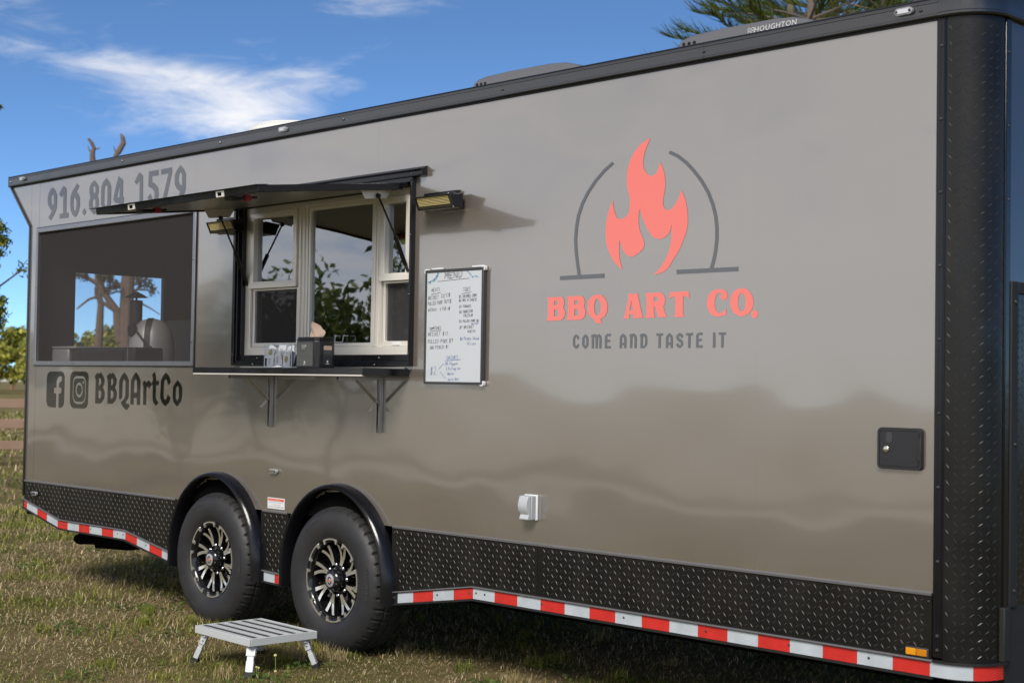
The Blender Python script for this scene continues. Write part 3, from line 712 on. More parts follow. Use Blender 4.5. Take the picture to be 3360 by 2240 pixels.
for x in (-7.1, -6.4, -5.72): bolt(x, -.0362, 2.494, TR, me=ME_SBOLT)
part('header_flashing', MB().box(-7.33, -5.72, -.012, .0, 2.4785, 2.4798).box(-7.325, -5.728, -.0335, -.031, 2.455, 2.472), m_blk, TR)

# ---- raised hatch (awning) over the window
HX0, HX1 = -7.305, -5.778
hy, hz, oy, oz = -.034, 2.436, -.898, 2.336
hl = math.hypot(oy-hy, oz-hz); ha = math.atan2(oz-hz, oy-hy)
def HP(u, v):  # u along the panel from the hinge, v upward thickness
    du = ((oy-hy)/hl, (oz-hz)/hl); n_ = (du[1], -du[0])
    if n_[1] < 0: n_ = (-n_[0], -n_[1])
    return (hy+du[0]*u+n_[0]*v, hz+du[1]*u+n_[1]*v)
def hbox(xa, xb, ua, ub, va, vb, mb=None):
    mb = mb or MB(); q = [HP(ua, va), HP(ub, va), HP(ub, vb), HP(ua, vb)]
    return mb.prism(q, xa, xb, 'YZ')
aw = part('hatch_panel', hbox(HX0+.004, HX1-.004, .02, hl-.004, -.006, .0115), m_wall, TR)
part('hatch_lining', hbox(HX0+.022, HX1-.022, .03, hl-.022, -.0095, -.0065), m_under, aw)
fr = MB(); hbox(HX0, HX0+.020, .012, hl, -.018, .016, fr); hbox(HX1-.020, HX1, .012, hl, -.018, .016, fr); hbox(HX0, HX1, hl, hl+.020, -.018, .016, fr); hbox(HX0+.021, HX1-.021, .0, .019, -.017, .015, fr)
part('hatch_edge', fr, m_blk, aw, bevel=.002)
part('hatch_lip', hbox(HX0-.05, HX1+.004, hl-.03, hl+.034, .0165, .0195), m_trim, aw)
part('hatch_hinge', MB().tube([(HX0, hy+.01, hz+.012), (HX1+.02, hy+.01, hz+.012)], .009, 8), m_blk, aw, smooth=True)
for x in (-6.10, -6.93):
    q = HP(hl+.0215, 0); 
    lp = part('latch_plate', hbox(x-.035, x+.035, hl+.0205, hl+.0225, -.016, .013), m_alu, aw)
    part('latch_slot', hbox(x-.018, x+.012, hl+.0226, hl+.0235, -.010, .007), m_dark, lp)
    lt = part('latch_body', hbox(x+.00, x+.05, hl-.075, hl-.004, -.034, -.019).__class__() if False else hbox(x-.005, x+.055, hl-.080, hl-.004, -.036, -.0185), m_blk, aw, bevel=.004)
    part('latch_button', hbox(x+.02, x+.05, hl-.125, hl-.086, -.040, -.012), mat('red_button', (.35, .01, .015), .4), lt, bevel=.004)
    part('latch_lever', hbox(x+.012, x+.048, hl-.16, hl-.126, -.030, -.0186), m_blk, lt, bevel=.003)
def strut(xb, xt, top, mid, bot):
    br = MB().prism([(-.275, 2.412), (-.060, 2.432), (-.098, 2.372), (-.238, 2.356)], xt-.012, xt-.009, 'YZ')
    b = part('strut_bracket', br, m_alu, aw)
    link('bolt', ME_BOLT, None, b, (xt-.008, top[0]-.0, top[1]+.008)).rotation_euler = (0, 0, R(90))
    s = part('gas_strut', MB().tube([(xt, *top), ((xt+xb)/2, *mid)], .0052, 10), m_chrome if False else m_blk, aw, smooth=True)
    part('strut_body', MB().tube([((xt+xb)/2, *mid), ((xt*.25+xb*.75), mid[0]+(bot[0]-mid[0])*.8, mid[1]+(bot[1]-mid[1])*.8)], .0115, 12), m_blk, s, smooth=True)
    part('strut_end', MB().tube([((xt*.25+xb*.75), mid[0]+(bot[0]-mid[0])*.8, mid[1]+(bot[1]-mid[1])*.8), (xb, *bot)], .0085, 10), m_matte, s, smooth=True)
    part('strut_joint', MB().lathe([(.001, -.013), (.010, -.009), (.013, 0), (.010, .009), (.001, .013)], 10, 'X', c=(xt, *top)), m_matte, s, smooth=True)
strut(-7.252, -7.25, (-.164, 2.361), (-.063, 2.175), (.030, 1.985))
strut(-5.800, -5.83, (-.160, 2.377), (-.057, 2.181), (.021, 2.005))

# ---- folding shelf and its brackets
SX0, SX1, SZ = -7.285, -5.752, 1.505
sh = part('serving_shelf', MB().box(SX0, SX1, -.300, -.012, SZ-.026, SZ), mat('shelf_grey', (.15, .15, .16), .25, metal=.6, var=.1), TR, bevel=.003)
part('shelf_edge', MB().box(SX0-.001, SX1+.001, -.306, -.3005, SZ-.030, SZ+.001), m_trim, sh, bevel=.001)
part('shelf_end', MB().box(SX1, SX1+.006, -.306, -.010, SZ-.034, SZ+.003), m_blk, sh, bevel=.001)
part('shelf_underlip', MB().box(SX0, SX1, -.304, -.292, SZ-.038, SZ-.0305), m_alu, sh)
part('shelf_cleat', MB().box(SX0+.03, SX1-.03, -.011, -.001, SZ-.012, SZ+.012), m_alu, sh)
for xb in (-6.945, -5.974):
    b = part('shelf_bracket', MB().box(xb-.016, xb+.016, -.006, -.001, 1.178, 1.466).box(xb-.016, xb-.013, -.020, -.006, 1.178, 1.466).box(xb+.013, xb+.016, -.020, -.006, 1.178, 1.466), m_steel, TR, bevel=.001)
    part('bracket_arm', MB().box(xb-.014, xb-.011, -.285, -.008, 1.447, 1.467).box(xb+.011, xb+.014, -.285, -.008, 1.447, 1.467).box(xb-.014, xb+.014, -.288, -.008, 1.4645, 1.4665), m_steel, b)
    part('bracket_brace', MB().bar((xb-.008, -.018, 1.325), (xb-.008, -.175, 1.456), .003, .016, up=(1, 0, 0)).bar((xb+.008, -.018, 1.325), (xb+.008, -.175, 1.456), .003, .016, up=(1, 0, 0)), m_steel, b)
    part('bracket_slide', MB().box(xb-.006, xb+.006, -.014, -.0065, 1.20, 1.34), m_alud, b)
    part('bracket_lever', MB().bar((xb-.016, -.026, 1.325), (xb-.018, -.062, 1.288), .018, .003), m_alu, b)
    for z in (1.20, 1.27, 1.36, 1.43): link('bolt', ME_SBOLT, None, b, (xb+.008, -.0065, z))
# spring washers on the wall edge of the shelf
for x in (-7.24, -5.80): bolt(x, -.28, SZ+.001, sh, me=ME_SBOLT).rotation_euler = (R(-90), 0, 0)

# ---- LED work lamps beside the window
m_led = mat('led_phosphor', (.80, .66, .30), .35, var=.1, vscale=60)
m_lens = mat('lamp_backing', (.05, .045, .035), .25)
def lamp(dx):
    X0, X1 = -5.602+dx, -5.340+dx
    yt, yb, zt, zb = -.115, -.085, 2.356, 2.293
    hous = MB()
    f = [(X0, yt, zt), (X1, yt, zt), (X1, yb, zb), (X0, yb, zb)]
    k = [(X0+.004, -.025, zt+.010), (X1-.002, -.025, zt+.010), (X1-.002, -.025, zb+.002), (X0+.004, -.025, zb+.002)]
    hous.add(f+k, [(0, 1, 2, 3), (7, 6, 5, 4), (0, 4, 5, 1), (1, 5, 6, 2), (2, 6, 7, 3), (3, 7, 4, 0)])
    h = part('work_lamp', hous, m_blk, TR, bevel=.003)
    part('lamp_bracket', MB().box(X0-.045, X1-.052, -.012, -.001, 2.296, 2.388).box(X1-.060, X1-.054, -.030, -.001, 2.30, 2.385).box(X0-.03, X0-.024, -.030, -.001, 2.30, 2.385).box(X0-.03, X1-.054, -.030, -.026, 2.31, 2.37), m_blk, h, bevel=.002)
    def FP(u, v, o_):   # on the face: u 0..1 along X, v 0..1 downward
        n_ = Vector((0, -(zt-zb), -(yb-yt))).normalized()
        y = yt+(yb-yt)*v; z = zt+(zb-zt)*v
        return (X0+(X1-X0)*u, y+n_.y*o_, z+n_.z*o_)
    def fbox(mb, u0, u1, v0, v1, o0, o1):
        vs = [FP(u, v, o_) for u in (u0, u1) for v in (v0, v1) for o_ in (o0, o1)]
        mb.add(vs, [(0,1,3,2),(4,6,7,5),(0,4,5,1),(2,3,7,6),(0,2,6,4),(1,5,7,3)])
    rim = MB(); fbox(rim, 0, 1, 0, .07, .0005, .006); fbox(rim, 0, 1, .93, 1, .0005, .006); fbox(rim, 0, .022, .075, .925, .0005, .006); fbox(rim, .978, 1, .075, .925, .0005, .006)
    part('lamp_bezel', rim, m_trim, h)
    lens = MB(); fbox(lens, .024, .976, .075, .925, .0003, .0012); part('lamp_lens', lens, m_lens, h)
    for r in range(6):
        row = MB(); v = .13+r*.105
        for c in range(36): fbox(row, .055+c*.0245, .055+c*.0245+.0145, v, v+.058, .0013, .0028)
        o = part('led_row', row, m_led, h)
    for u, v in ((.97, -.02), (.99, .97)): 
        p = FP(u, v, .004); link('bolt', ME_SBOLT, None, h, p)
lamp(0); lamp(-1.872)

# ---- roof equipment
m_shadow = mat('vent_slot', (.004, .004, .004), .8)
def aircon(xa, xb, text):
    yc = 1.0
    # side profile (x, z) swept across Y with rounded shoulders
    L_ = xb-xa
    prof = [(0, 2.87), (0, 3.185), (.012, 3.200), (.05, 3.216), (.12, 3.226), (.30*L_/.86, 3.2305), (.60*L_/.86, 3.228), (.72*L_/.86, 3.218), (.80*L_/.86, 3.196), (.88*L_/.86, 3.162), (L_+.10, 3.06), (L_+.14, 2.87)]
    mb = MB(); ys = [(0, .022), (.010, .010), (.03, .003), (.07, 0), (.57, 0), (.61, .003), (.63, .010), (.64, .022)]
    n = len(prof)
    for y, d in ys:
        for i, (x, z) in enumerate(prof):
            zz = z if i in (0, n-1) else z-d*.8
            xx = x + (d*.6 if i < 3 else 0) - (d*.6 if i > n-3 else 0)
            mb.v.append((xa+xx, yc+y, zz+(.010 if 0 < i < n-1 else 0)))
    for i in range(len(ys)-1):
        for j in range(n-1): mb.f.append((i*n+j, i*n+j+1, (i+1)*n+j+1, (i+1)*n+j))
    mb.f += [tuple(range(n)), tuple(range((len(ys)-1)*n, len(ys)*n))]
    a = part('air_conditioner', mb, m_ac, TR, smooth=True)
    for k in range(3):
        part('vent_hole', MB().lathe([(.010, 0), (.010, -.002), (.001, -.002)], 12, 'Y', c=(xa+.05+.034*k, yc-.0005, 3.186)), m_shadow, a)
    if text:
        me = text_mesh('HOUGHTON', .040, .0004, 1.10); t0 = 0
        for v in me.vertices: v.co = (-4.372+v.co.x*1.0+v.co.y*.12, yc-.0018-v.co.z, 3.1790+v.co.y*.92)
        o = link('brand_lettering', me, mat('pale_print', (.62, .62, .62), .4), a)
        mk = MB()
        for dx in (0, .022):
            for z_ in (3.1825, 3.1960): 
                pts = [(-4.400+dx+.0075*math.cos(R(t)), z_+.0085*math.sin(R(t))) for t in range(0, 361, 40)]
                for p, q in zip(pts[:-1], pts[1:]): mk.bar((p[0], yc-.002, p[1]), (q[0], yc-.002, q[1]), .003, .001, up=(0, 1, 0))
        part('brand_emblem', mk, MATS['pale_print'], a)
aircon(-6.415, -5.535, False); aircon(-4.862, -4.02, True)
part('roof_vent', MB().lathe([(.30, 2.862), (.30, 3.10), (.345, 3.105), (.350, 3.125), (.335, 3.145), (.30, 3.168), (.24, 3.188), (.15, 3.200), (.001, 3.204)], 40, 'Z', c=(-8.44, 1.22, .022)), mat('vent_white', (.70, .69, .64), .45, var=.05), TR, smooth=True)
part('vent_rib', MB().lathe([(.300, 3.166), (.292, 3.176), (.284, 3.172)], 40, 'Z', c=(-8.44, 1.22, .022)), MATS['vent_white'], TR, smooth=True)

# ---- small fittings on the side
hx0, hx1, hz0, hz1 = -3.030, -2.842, 1.148, 1.302
def rrect(xa, xb, za, zb, r, n=5):
    o_ = []
    for cx, cz, a0 in ((xb-r, zb-r, 0), (xa+r, zb-r, 90), (xa+r, za+r, 180), (xb-r, za+r, 270)):
        o_ += [(cx+r*math.cos(R(a0+90*k/n)), cz+r*math.sin(R(a0+90*k/n))) for k in range(n+1)]
    return o_
def pring(outer, inner, y0, y1):
    n = len(outer); mb = MB(); vs = [(p[0], y, p[1]) for y in (y0, y1) for p in outer+inner]; fs = []
    for k in range(n):
        k2 = (k+1) % n
        fs += [(k, k2, n+k2, n+k), (2*n+k, 3*n+k, 3*n+k2, 2*n+k2), (k, 2*n+k, 2*n+k2, k2), (n+k, n+k2, 3*n+k2, 3*n+k)]
    return mb.add(vs, fs)
ad = part('access_door', MB().prism(rrect(hx0, hx1, hz0, hz1, .016), -.001, -.010), m_matte, TR, bevel=.003)
m_door = mat('hatch_black_plastic', (.020, .020, .024), .35, var=.2, bump=.0004, bscale=60)
part('door_frame', pring(rrect(hx0+.002, hx1-.002, hz0+.002, hz1-.002, .015), rrect(hx0+.011, hx1-.011, hz0+.011, hz1-.011, .010), -.0105, -.016), m_door, ad, smooth=True)
part('door_leaf', MB().prism(rrect(hx0+.012, hx1-.014, hz0+.012, hz1-.012, .009), -.0105, -.0145), m_door, ad, bevel=.002)
part('door_hinge', MB().box(hx1-.022, hx1-.004, -.0165, -.0102, hz0+.035, hz0+.115), m_door, ad, bevel=.002)
part('finger_pull', MB().prism(rrect(hx0+.038, hx0+.064, hz1-.055, hz1-.016, .010), -.0148, -.0152), m_greyf, ad)
part('lock_barrel', MB().lathe([(.0115, -.0148), (.0115, -.019), (.0095, -.0205), (.001, -.0205)], 20, 'Y', c=(-2.990, 0, 1.222)), mat('lock_steel', (.75, .70, .62), .2, metal=.9), ad, smooth=True)
# power inlet with flip cover
pi = part('power_inlet', MB().box(-4.902, -4.818, -.012, -.001, .815, .932), m_white, TR, bevel=.003)
part('inlet_body', MB().box(-4.898, -4.824, -.040, -.0125, .817, .928), m_grey, pi, bevel=.004)
cov = [(-.042, .928), (-.058, .926), (-.064, .910), (-.070, .885), (-.066, .862), (-.052, .842), (-.060, .824), (-.058, .818), (-.042, .818)]
part('inlet_cover', MB().extrude_profile(cov, -4.886, -4.830), mat('inlet_grey', (.46, .48, .50), .35), pi, smooth=True, bevel=.002)
# warning sticker
st = part('warning_sticker', MB().box(-6.962, -6.800, -.0032, -.0022, .721, .782), m_white, TR)
part('sticker_band', MB().box(-6.956, -6.806, -.0040, -.0033, .764, .777), m_vred, st)
for body, z, h, xx in (('WARNING CHECK PERIODICALLY', .7665, .0075, -6.950),):
    me = text_mesh(body, h, 0); 
    for v in me.vertices: v.co = (xx+v.co.x, -.0042, z+v.co.y)
    link('sticker_print', me, m_white, st)
for i, (t_, s_) in enumerate((('The wheels on vehicle are off the trailer when new', .0065), ('Re torque within first few miles', .0065), ('Then check periodically for safety', .0105))):
    me = text_mesh(t_, s_, 0); wd = max(v.co.x for v in me.vertices); k = min(1, .145/wd)
    for v in me.vertices: v.co = (-6.881+(v.co.x-wd/2)*k, -.0035, .754-.0125*i+v.co.y)
    link('sticker_print', me, m_vblack, st)
ar = part('side_reflector', MB().box(-2.905, -2.812, -.012, -.0055, .474, .507), m_greyf, TR, bevel=.002)
part('amber_lens', MB().box(-2.902, -2.861, -.0165, -.0122, .477, .502), m_amber, ar, bevel=.002)
part('amber_lens', MB().box(-2.859, -2.817, -.0165, -.0122, .477, .502), mat('amber_lens_dark', (.55, .20, .008), .2, var=.2, vscale=120), ar, bevel=.002)
# ---- graphics on the side, traced as flat vinyl sheets
GY = -.0014
def flat(name, loops, zf, m, parent=TR, y=GY):
    L3 = [[Vector((*onY(*zf(*p), y), 0)) for p in lp] for lp in loops]
    tri = tessellate_polygon(L3); vs = [(v.x, y, v.y) for lp in L3 for v in lp]
    me = bpy.data.meshes.new(name); me.from_pydata(vs, [], [tuple(t) for t in tri]); me.update()
    bm = bmesh.new(); bm.from_mesh(me)
    bmesh.ops.recalc_face_normals(bm, faces=bm.faces)
    for f in bm.faces:
        if f.normal.y > 0: f.normal_flip()
    bm.to_mesh(me); bm.free()
    return link(name, me, m, parent)
def ell(cx, cy, rx, ry, n=28): return [(cx+rx*math.cos(2*math.pi*k/n), cy+ry*math.sin(2*math.pi*k/n)) for k in range(n)]
def smooth_loop(pts):   # pts with corner flag as third element; Catmull-Rom between
    out = []; n = len(pts)
    for i in range(n):
        p0, p1, p2, p3 = pts[i-1], pts[i], pts[(i+1) % n], pts[(i+2) % n]
        c1 = len(p1) > 2; c2 = len(p2) > 2
        a = p1 if c1 else p0; d = p2 if c2 else p3
        for k in range(4):
            t = k/4
            f = lambda A, B, Cc, D: .5*((2*B)+(-A+Cc)*t+(2*A-5*B+4*Cc-D)*t*t+(-A+3*B-3*Cc+D)*t**3)
            out.append((f(a[0], p1[0], p2[0], d[0]), f(a[1], p1[1], p2[1], d[1])))
    return out
zp = zoomer(140, 520, 500/2352)
digits = [
 [[(150,445),(195,495),(218,565),(216,700),(208,780),(185,840),(125,955),(84,912),(125,845),(138,805),(105,765),(78,700),(76,610),(95,530),(120,480)], [(155,545),(170,590),(170,690),(160,735),(140,715),(127,670),(127,610),(138,565)]],
 [[(322,422),(365,468),(361,832),(396,838),(392,914),(261,930),(262,858),(313,845),(318,545),(287,600),(250,552),(300,455)]],
 [[(527,387),(563,425),(520,510),(545,545),(570,610),(572,710),(555,810),(525,880),(497,907),(460,870),(430,800),(423,700),(428,600),(445,530),(480,470)], [(478,600),(500,610),(518,650),(520,720),(510,790),(495,815),(478,790),(470,720),(470,650)]],
 [[(640,770),(672,825),(640,882),(608,832)]],
 [[(795,337),(835,385),(862,440),(862,520),(845,575),(862,640),(862,730),(840,810),(790,865),(745,815),(715,750),(712,670),(735,600),(720,530),(722,450),(745,390)], [(795,410),(812,450),(815,510),(795,550),(775,510),(775,450)], [(790,615),(812,650),(815,720),(790,782),(765,720),(768,655)]],
 [[(985,302),(1030,365),(1055,430),(1050,690),(1030,770),(975,835),(925,775),(897,700),(905,440),(935,360)], [(980,400),(1000,440),(997,700),(970,745),(947,700),(952,450)]],
 [[(1172,272),(1240,335),(1235,590),(1253,597),(1250,685),(1235,690),(1235,800),(1180,805),(1180,693),(1130,690),(1087,640),(1130,420)], [(1188,400),(1185,600),(1145,600)]],
 [[(1332,665),(1362,715),(1330,770),(1300,715)]],
 [[(1495,215),(1548,268),(1545,650),(1590,655),(1585,745),(1430,770),(1432,690),(1492,675),(1496,330),(1453,405),(1415,365),(1470,250)]],
 [[(1640,200),(1787,177),(1787,262),(1690,275),(1688,360),(1745,400),(1785,460),(1788,570),(1770,660),(1710,730),(1650,690),(1618,600),(1662,543),(1685,610),(1707,640),(1725,600),(1727,520),(1690,465),(1627,432)]],
 [[(1827,170),(1992,137),(2000,205),(1905,640),(1880,760),(1820,770),(1850,620),(1942,232),(1827,250)]],
 [[(2127,102),(2180,165),(2212,235),(2208,460),(2190,540),(2150,620),(2110,690),(2060,660),(2100,575),(2120,512),(2070,470),(2035,400),(2038,260),(2070,180)], [(2127,210),(2150,250),(2150,390),(2138,425),(2110,390),(2097,330),(2105,250)]]]
for g_ in digits: flat('phone_digit', g_, zp, m_vgrey)
zb_ = zoomer(140, 1200, 480/2352)
flat('social_icon', [[(125,88),(295,88),(330,110),(348,170),(338,590),(320,645),(290,670),(252,670),(256,442),(294,442),(302,350),(262,350),(262,285),(275,257),(305,250),(310,170),(265,165),(235,190),(215,250),(214,350),(175,350),(173,438),(210,440),(204,667),(110,662),(75,635),(57,570),(67,170),(85,115)]], zb_, m_vblack)
si = flat('social_icon', [[(495,90),(685,90),(720,115),(735,175),(722,610),(700,660),(665,687),(490,678),(455,650),(434,580),(443,180),(465,110)], [(535,162),(650,162),(680,195),(692,250),(688,510),(670,575),(625,613),(530,608),(495,575),(473,500),(480,260),(500,190)]], zb_, m_vblack)
flat('icon_inset', [[(540,200),(640,200),(662,225),(674,270),(672,500),(655,550),(625,577),(535,573),(507,545),(491,490),(495,270),(512,220)], ell(583,385,60,122), ell(647,265,14,28,14)], zb_, m_vblack, si)
flat('icon_inset', [ell(583,385,38,78)], zb_, m_vblack, si)
Bq = [[(883,105),(898,140),(930,102),(965,150),(990,215),(988,280),(962,340),(985,390),(995,440),(985,520),(955,570),(922,604),(842,604),(852,240),(835,165)], [(900,200),(925,195),(940,235),(938,280),(915,312),(898,312)], [(893,390),(915,388),(940,420),(943,470),(925,520),(892,520)]]
glyphs = [Bq, [[(x+196, y+3) for x, y in lp] for lp in Bq],
 [[(1312,102),(1358,165),(1383,230),(1380,500),(1328,590),(1350,615),(1368,600),(1397,645),(1345,713),(1295,665),(1253,590),(1310,525),(1327,480),(1332,255),(1308,205),(1284,255),(1275,507),(1238,550),(1225,515),(1230,240),(1262,165)]],
 [[(1500,102),(1545,165),(1570,230),(1563,628),(1512,625),(1513,515),(1462,512),(1457,622),(1407,620),(1418,240),(1450,165)], [(1495,205),(1518,255),(1515,430),(1462,428),(1470,250)]],
 [[(1640,228),(1662,270),(1705,228),(1735,265),(1747,305),(1705,362),(1693,315),(1668,345),(1660,628),(1612,626),(1618,320),(1602,280)]],
 [[(1800,95),(1815,140),(1822,195),(1822,240),(1866,238),(1865,310),(1820,310),(1815,480),(1825,540),(1857,590),(1817,640),(1780,590),(1765,520),(1770,310),(1750,308),(1752,265),(1772,240),(1772,185),(1757,145)]],
 [[(1980,105),(2030,160),(2062,255),(2018,312),(2000,240),(1977,205),(1952,250),(1940,480),(1950,525),(1968,550),(1990,525),(2010,460),(2055,515),(2030,590),(1965,648),(1915,590),(1888,510),(1900,240),(1930,165)]],
 [[(2170,228),(2215,285),(2243,345),(2243,480),(2230,560),(2160,656),(2110,595),(2087,510),(2095,340),(2120,290)], [(2168,315),(2187,355),(2190,500),(2160,572),(2138,510),(2143,360)]]]
for g_ in glyphs: flat('handle_letter', g_, zb_, m_vblack)
zc = zoomer(1860, 1070, 540/2352)
tag_ = [
 [[(130,113),(160,140),(176,170),(153,192),(143,160),(128,150),(113,185),(113,262),(128,285),(142,275),(152,250),(174,268),(160,300),(128,324),(100,300),(83,265),(87,165),(105,135)]],
 [[(262,112),(290,140),(306,170),(303,270),(285,300),(260,323),(230,295),(215,265),(218,165),(238,135)], [(262,152),(274,175),(274,265),(260,283),(246,262),(247,175)]],
 [[(343,135),(368,113),(378,127),(400,110),(432,132),(457,110),(480,130),(492,160),(490,318),(460,318),(461,165),(450,150),(440,160),(436,318),(407,318),(408,165),(398,150),(385,160),(382,318),(352,318),(354,165)]],
 [[(575,107),(624,107),(624,142),(578,142),(572,150),(572,192),(613,192),(613,225),(571,225),(571,283),(624,283),(624,318),(540,318),(543,140),(560,120)]],
 [[(800,103),(835,132),(848,165),(846,313),(815,313),(816,270),(782,270),(782,315),(751,315),(755,165),(770,132)], [(800,145),(817,170),(817,236),(782,236),(785,170)]],
 [[(892,130),(915,103),(925,115),(955,100),(985,130),(996,160),(993,313),(962,313),(964,165),(950,143),(935,155),(930,313),(900,313),(903,165)]],
 [[(1040,128),(1068,100),(1078,115),(1105,100),(1135,130),(1147,165),(1145,262),(1105,313),(1048,313),(1052,160)], [(1085,150),(1105,145),(1117,170),(1115,255),(1100,278),(1080,278)]],
 [[(1277,101),(1371,100),(1371,135),(1341,136),(1337,312),(1305,312),(1308,137),(1277,137)]],
 [[(1463,95),(1500,128),(1513,165),(1511,311),(1480,311),(1480,267),(1446,268),(1444,312),(1412,312),(1415,165),(1430,128)], [(1463,138),(1480,168),(1480,232),(1447,232),(1449,168)]],
 [[(1613,92),(1645,115),(1663,150),(1636,172),(1627,150),(1612,135),(1597,150),(1597,165),(1645,200),(1660,235),(1655,275),(1610,314),(1575,292),(1559,262),(1585,238),(1595,262),(1610,275),(1628,262),(1628,240),(1580,205),(1562,170),(1563,140),(1580,115)]],
 [[(1702,96),(1800,95),(1800,131),(1767,132),(1763,310),(1730,310),(1733,132),(1702,133)]],
 [[(1880,90),(1937,89),(1937,125),(1885,126),(1879,135),(1879,178),(1924,178),(1924,213),(1879,213),(1879,272),(1938,272),(1938,308),(1843,308),(1847,125),(1860,107)]],
 [[(2087,89),(2121,89),(2120,306),(2084,306)]],
 [[(2171,88),(2274,87),(2274,122),(2240,124),(2237,306),(2203,306),(2205,124),(2171,124)]]]
for g_ in tag_: flat('slogan_letter', g_, zc, m_vgrey)
zd = zoomer(1780, 930, 360/2352); zd2 = zoomer(2140, 930, 360/2352); o2 = 2352
name_ = [
 [[(97,298),(400,285),(440,310),(465,365),(470,430),(447,520),(475,570),(485,630),(470,710),(430,765),(380,792),(92,798),(112,720),(118,400),(115,350)], [(255,375),(310,372),(328,395),(328,440),(305,466),(255,466)], [(255,555),(300,553),(330,580),(340,640),(325,690),(300,708),(248,708)]],
 [[(522,278),(820,265),(865,285),(900,340),(912,400),(885,500),(910,545),(925,610),(910,690),(875,745),(820,777),(515,785),(538,710),(545,380),(543,335)], [(690,360),(745,355),(765,380),(762,425),(735,452),(685,452)], [(690,545),(735,540),(765,570),(775,620),(765,665),(735,692),(680,692)]],
 [[(1190,232),(1260,245),(1330,305),(1375,390),(1395,500),(1385,600),(1340,700),(1240,768),(1283,852),(1165,855),(1125,820),(1105,768),(1040,730),(985,650),(963,560),(965,470),(985,380),(1030,300),(1100,250)], ell(1180,508,70,182)],
 [[(1830,222),(2040,212),(2120,610),(2160,735),(1937,745),(1952,655),(1855,655),(1870,748),(1720,752),(1770,660),(1838,320)], [(1908,365),(1942,575),(1870,578)]],
 [[(2207,205),(o2+160,190),(o2+200,200),(o2+255,255),(o2+280,340),(o2+270,420),(o2+238,490),(o2+270,620),(o2+320,715),(o2+175,727),(o2+130,705),(o2+105,650),(o2+80,530),(o2+60,498),(o2+38,490),(o2+38,650),(o2+60,735),(2200,740),(2230,660),(2232,320)], [(o2+40,285),(o2+100,285),(o2+122,310),(o2+122,345),(o2+100,385),(o2+32,385)]],
 [[(o2+x, y) for x, y in [(380,183),(783,162),(798,320),(740,280),(700,268),(663,268),(660,650),(685,717),(462,720),(492,660),(497,275),(440,285),(370,332)]]],
 [[(o2+x, y) for x, y in [(1440,118),(1530,130),(1590,180),(1622,250),(1610,310),(1560,350),(1500,345),(1440,295),(1480,265),(1485,220),(1450,198),(1400,210),(1360,280),(1338,400),(1345,520),(1380,600),(1440,637),(1500,620),(1590,540),(1578,695),(1530,680),(1470,695),(1400,715),(1310,690),(1230,620),(1180,500),(1170,400),(1190,290),(1250,190),(1340,130)]]],
 [ell(o2+1918,400,252,300,40), ell(o2+1920,400,82,200)],
 [ell(o2+2195,657,72,90)]]
for g_ in name_: flat('name_letter', g_, zd, m_vred)
zf = zoomer(1820, 440, 620/1984); c_ = 1
flame = [(1007,40,c_),(960,150),(935,240),(930,320),(945,380),(975,420),(1015,440),(1055,420),(1085,370),(1107,288,c_),(1140,370),(1158,460),(1160,560),(1145,650),(1137,715),(1145,765),(1180,800),(1225,785),(1270,730),(1300,670),(1330,590,c_),(1365,670),(1390,780),(1398,880),(1390,990),(1360,1090),(1310,1210),(1250,1310),(1190,1405),(1120,1455),(1040,1475,c_),(1110,1400),(1170,1300),(1210,1180),(1227,1060),(1227,950,c_),(1210,1020),(1180,1065),(1130,1095),(1080,1100),(1030,1080),(985,1020),(945,940),(915,860),(896,782,c_),(883,850),(883,950),(900,1030),(930,1100),(940,1150),(930,1200),(880,1250),(810,1288),(760,1270),(720,1220),(695,1150),(681,1110,c_),(677,1200),(685,1320),(710,1423,c_),(640,1360),(590,1280),(550,1180),(535,1080),(537,970),(555,850),(585,760),(613,692,c_),(620,780),(640,850),(662,885),(690,893),(730,880),(765,850),(785,790),(790,700),(780,630),(762,560),(757,480),(770,360),(800,260),(850,170),(920,95)]
flat('flame_logo', [smooth_loop(flame)], zf, m_vred)
def ribbon(path, wd):
    a, b = [], []
    for i, p in enumerate(path):
        q0, q1 = path[max(i-1, 0)], path[min(i+1, len(path)-1)]; dx, dy = q1[0]-q0[0], q1[1]-q0[1]; l = math.hypot(dx, dy)
        a.append((p[0]-dy/l*wd/2, p[1]+dx/l*wd/2)); b.append((p[0]+dy/l*wd/2, p[1]-dx/l*wd/2))
    return a+b[::-1]
flat('logo_arc', [ribbon([(612,303),(520,385),(430,490),(350,610),(290,730),(247,860),(227,980),(218,1100),(222,1220),(238,1360),(257,1485)], 31)], zf, m_vgrey)
flat('logo_arc', [ribbon([(1203,190),(1290,230),(1380,300),(1460,385),(1540,490),(1610,610),(1660,740),(1690,860),(1702,980),(1702,1100),(1690,1220),(1670,1320),(1645,1412)], 36)], zf, m_vgrey)
flat('logo_bar', [[(55,1490),(518,1463),(518,1508),(55,1532)]], zf, m_vgrey, y=GY-.0006)
flat('logo_bar', [[(1278,1424),(1926,1392),(1926,1438),(1280,1470)]], zf, m_vgrey, y=GY-.0006)

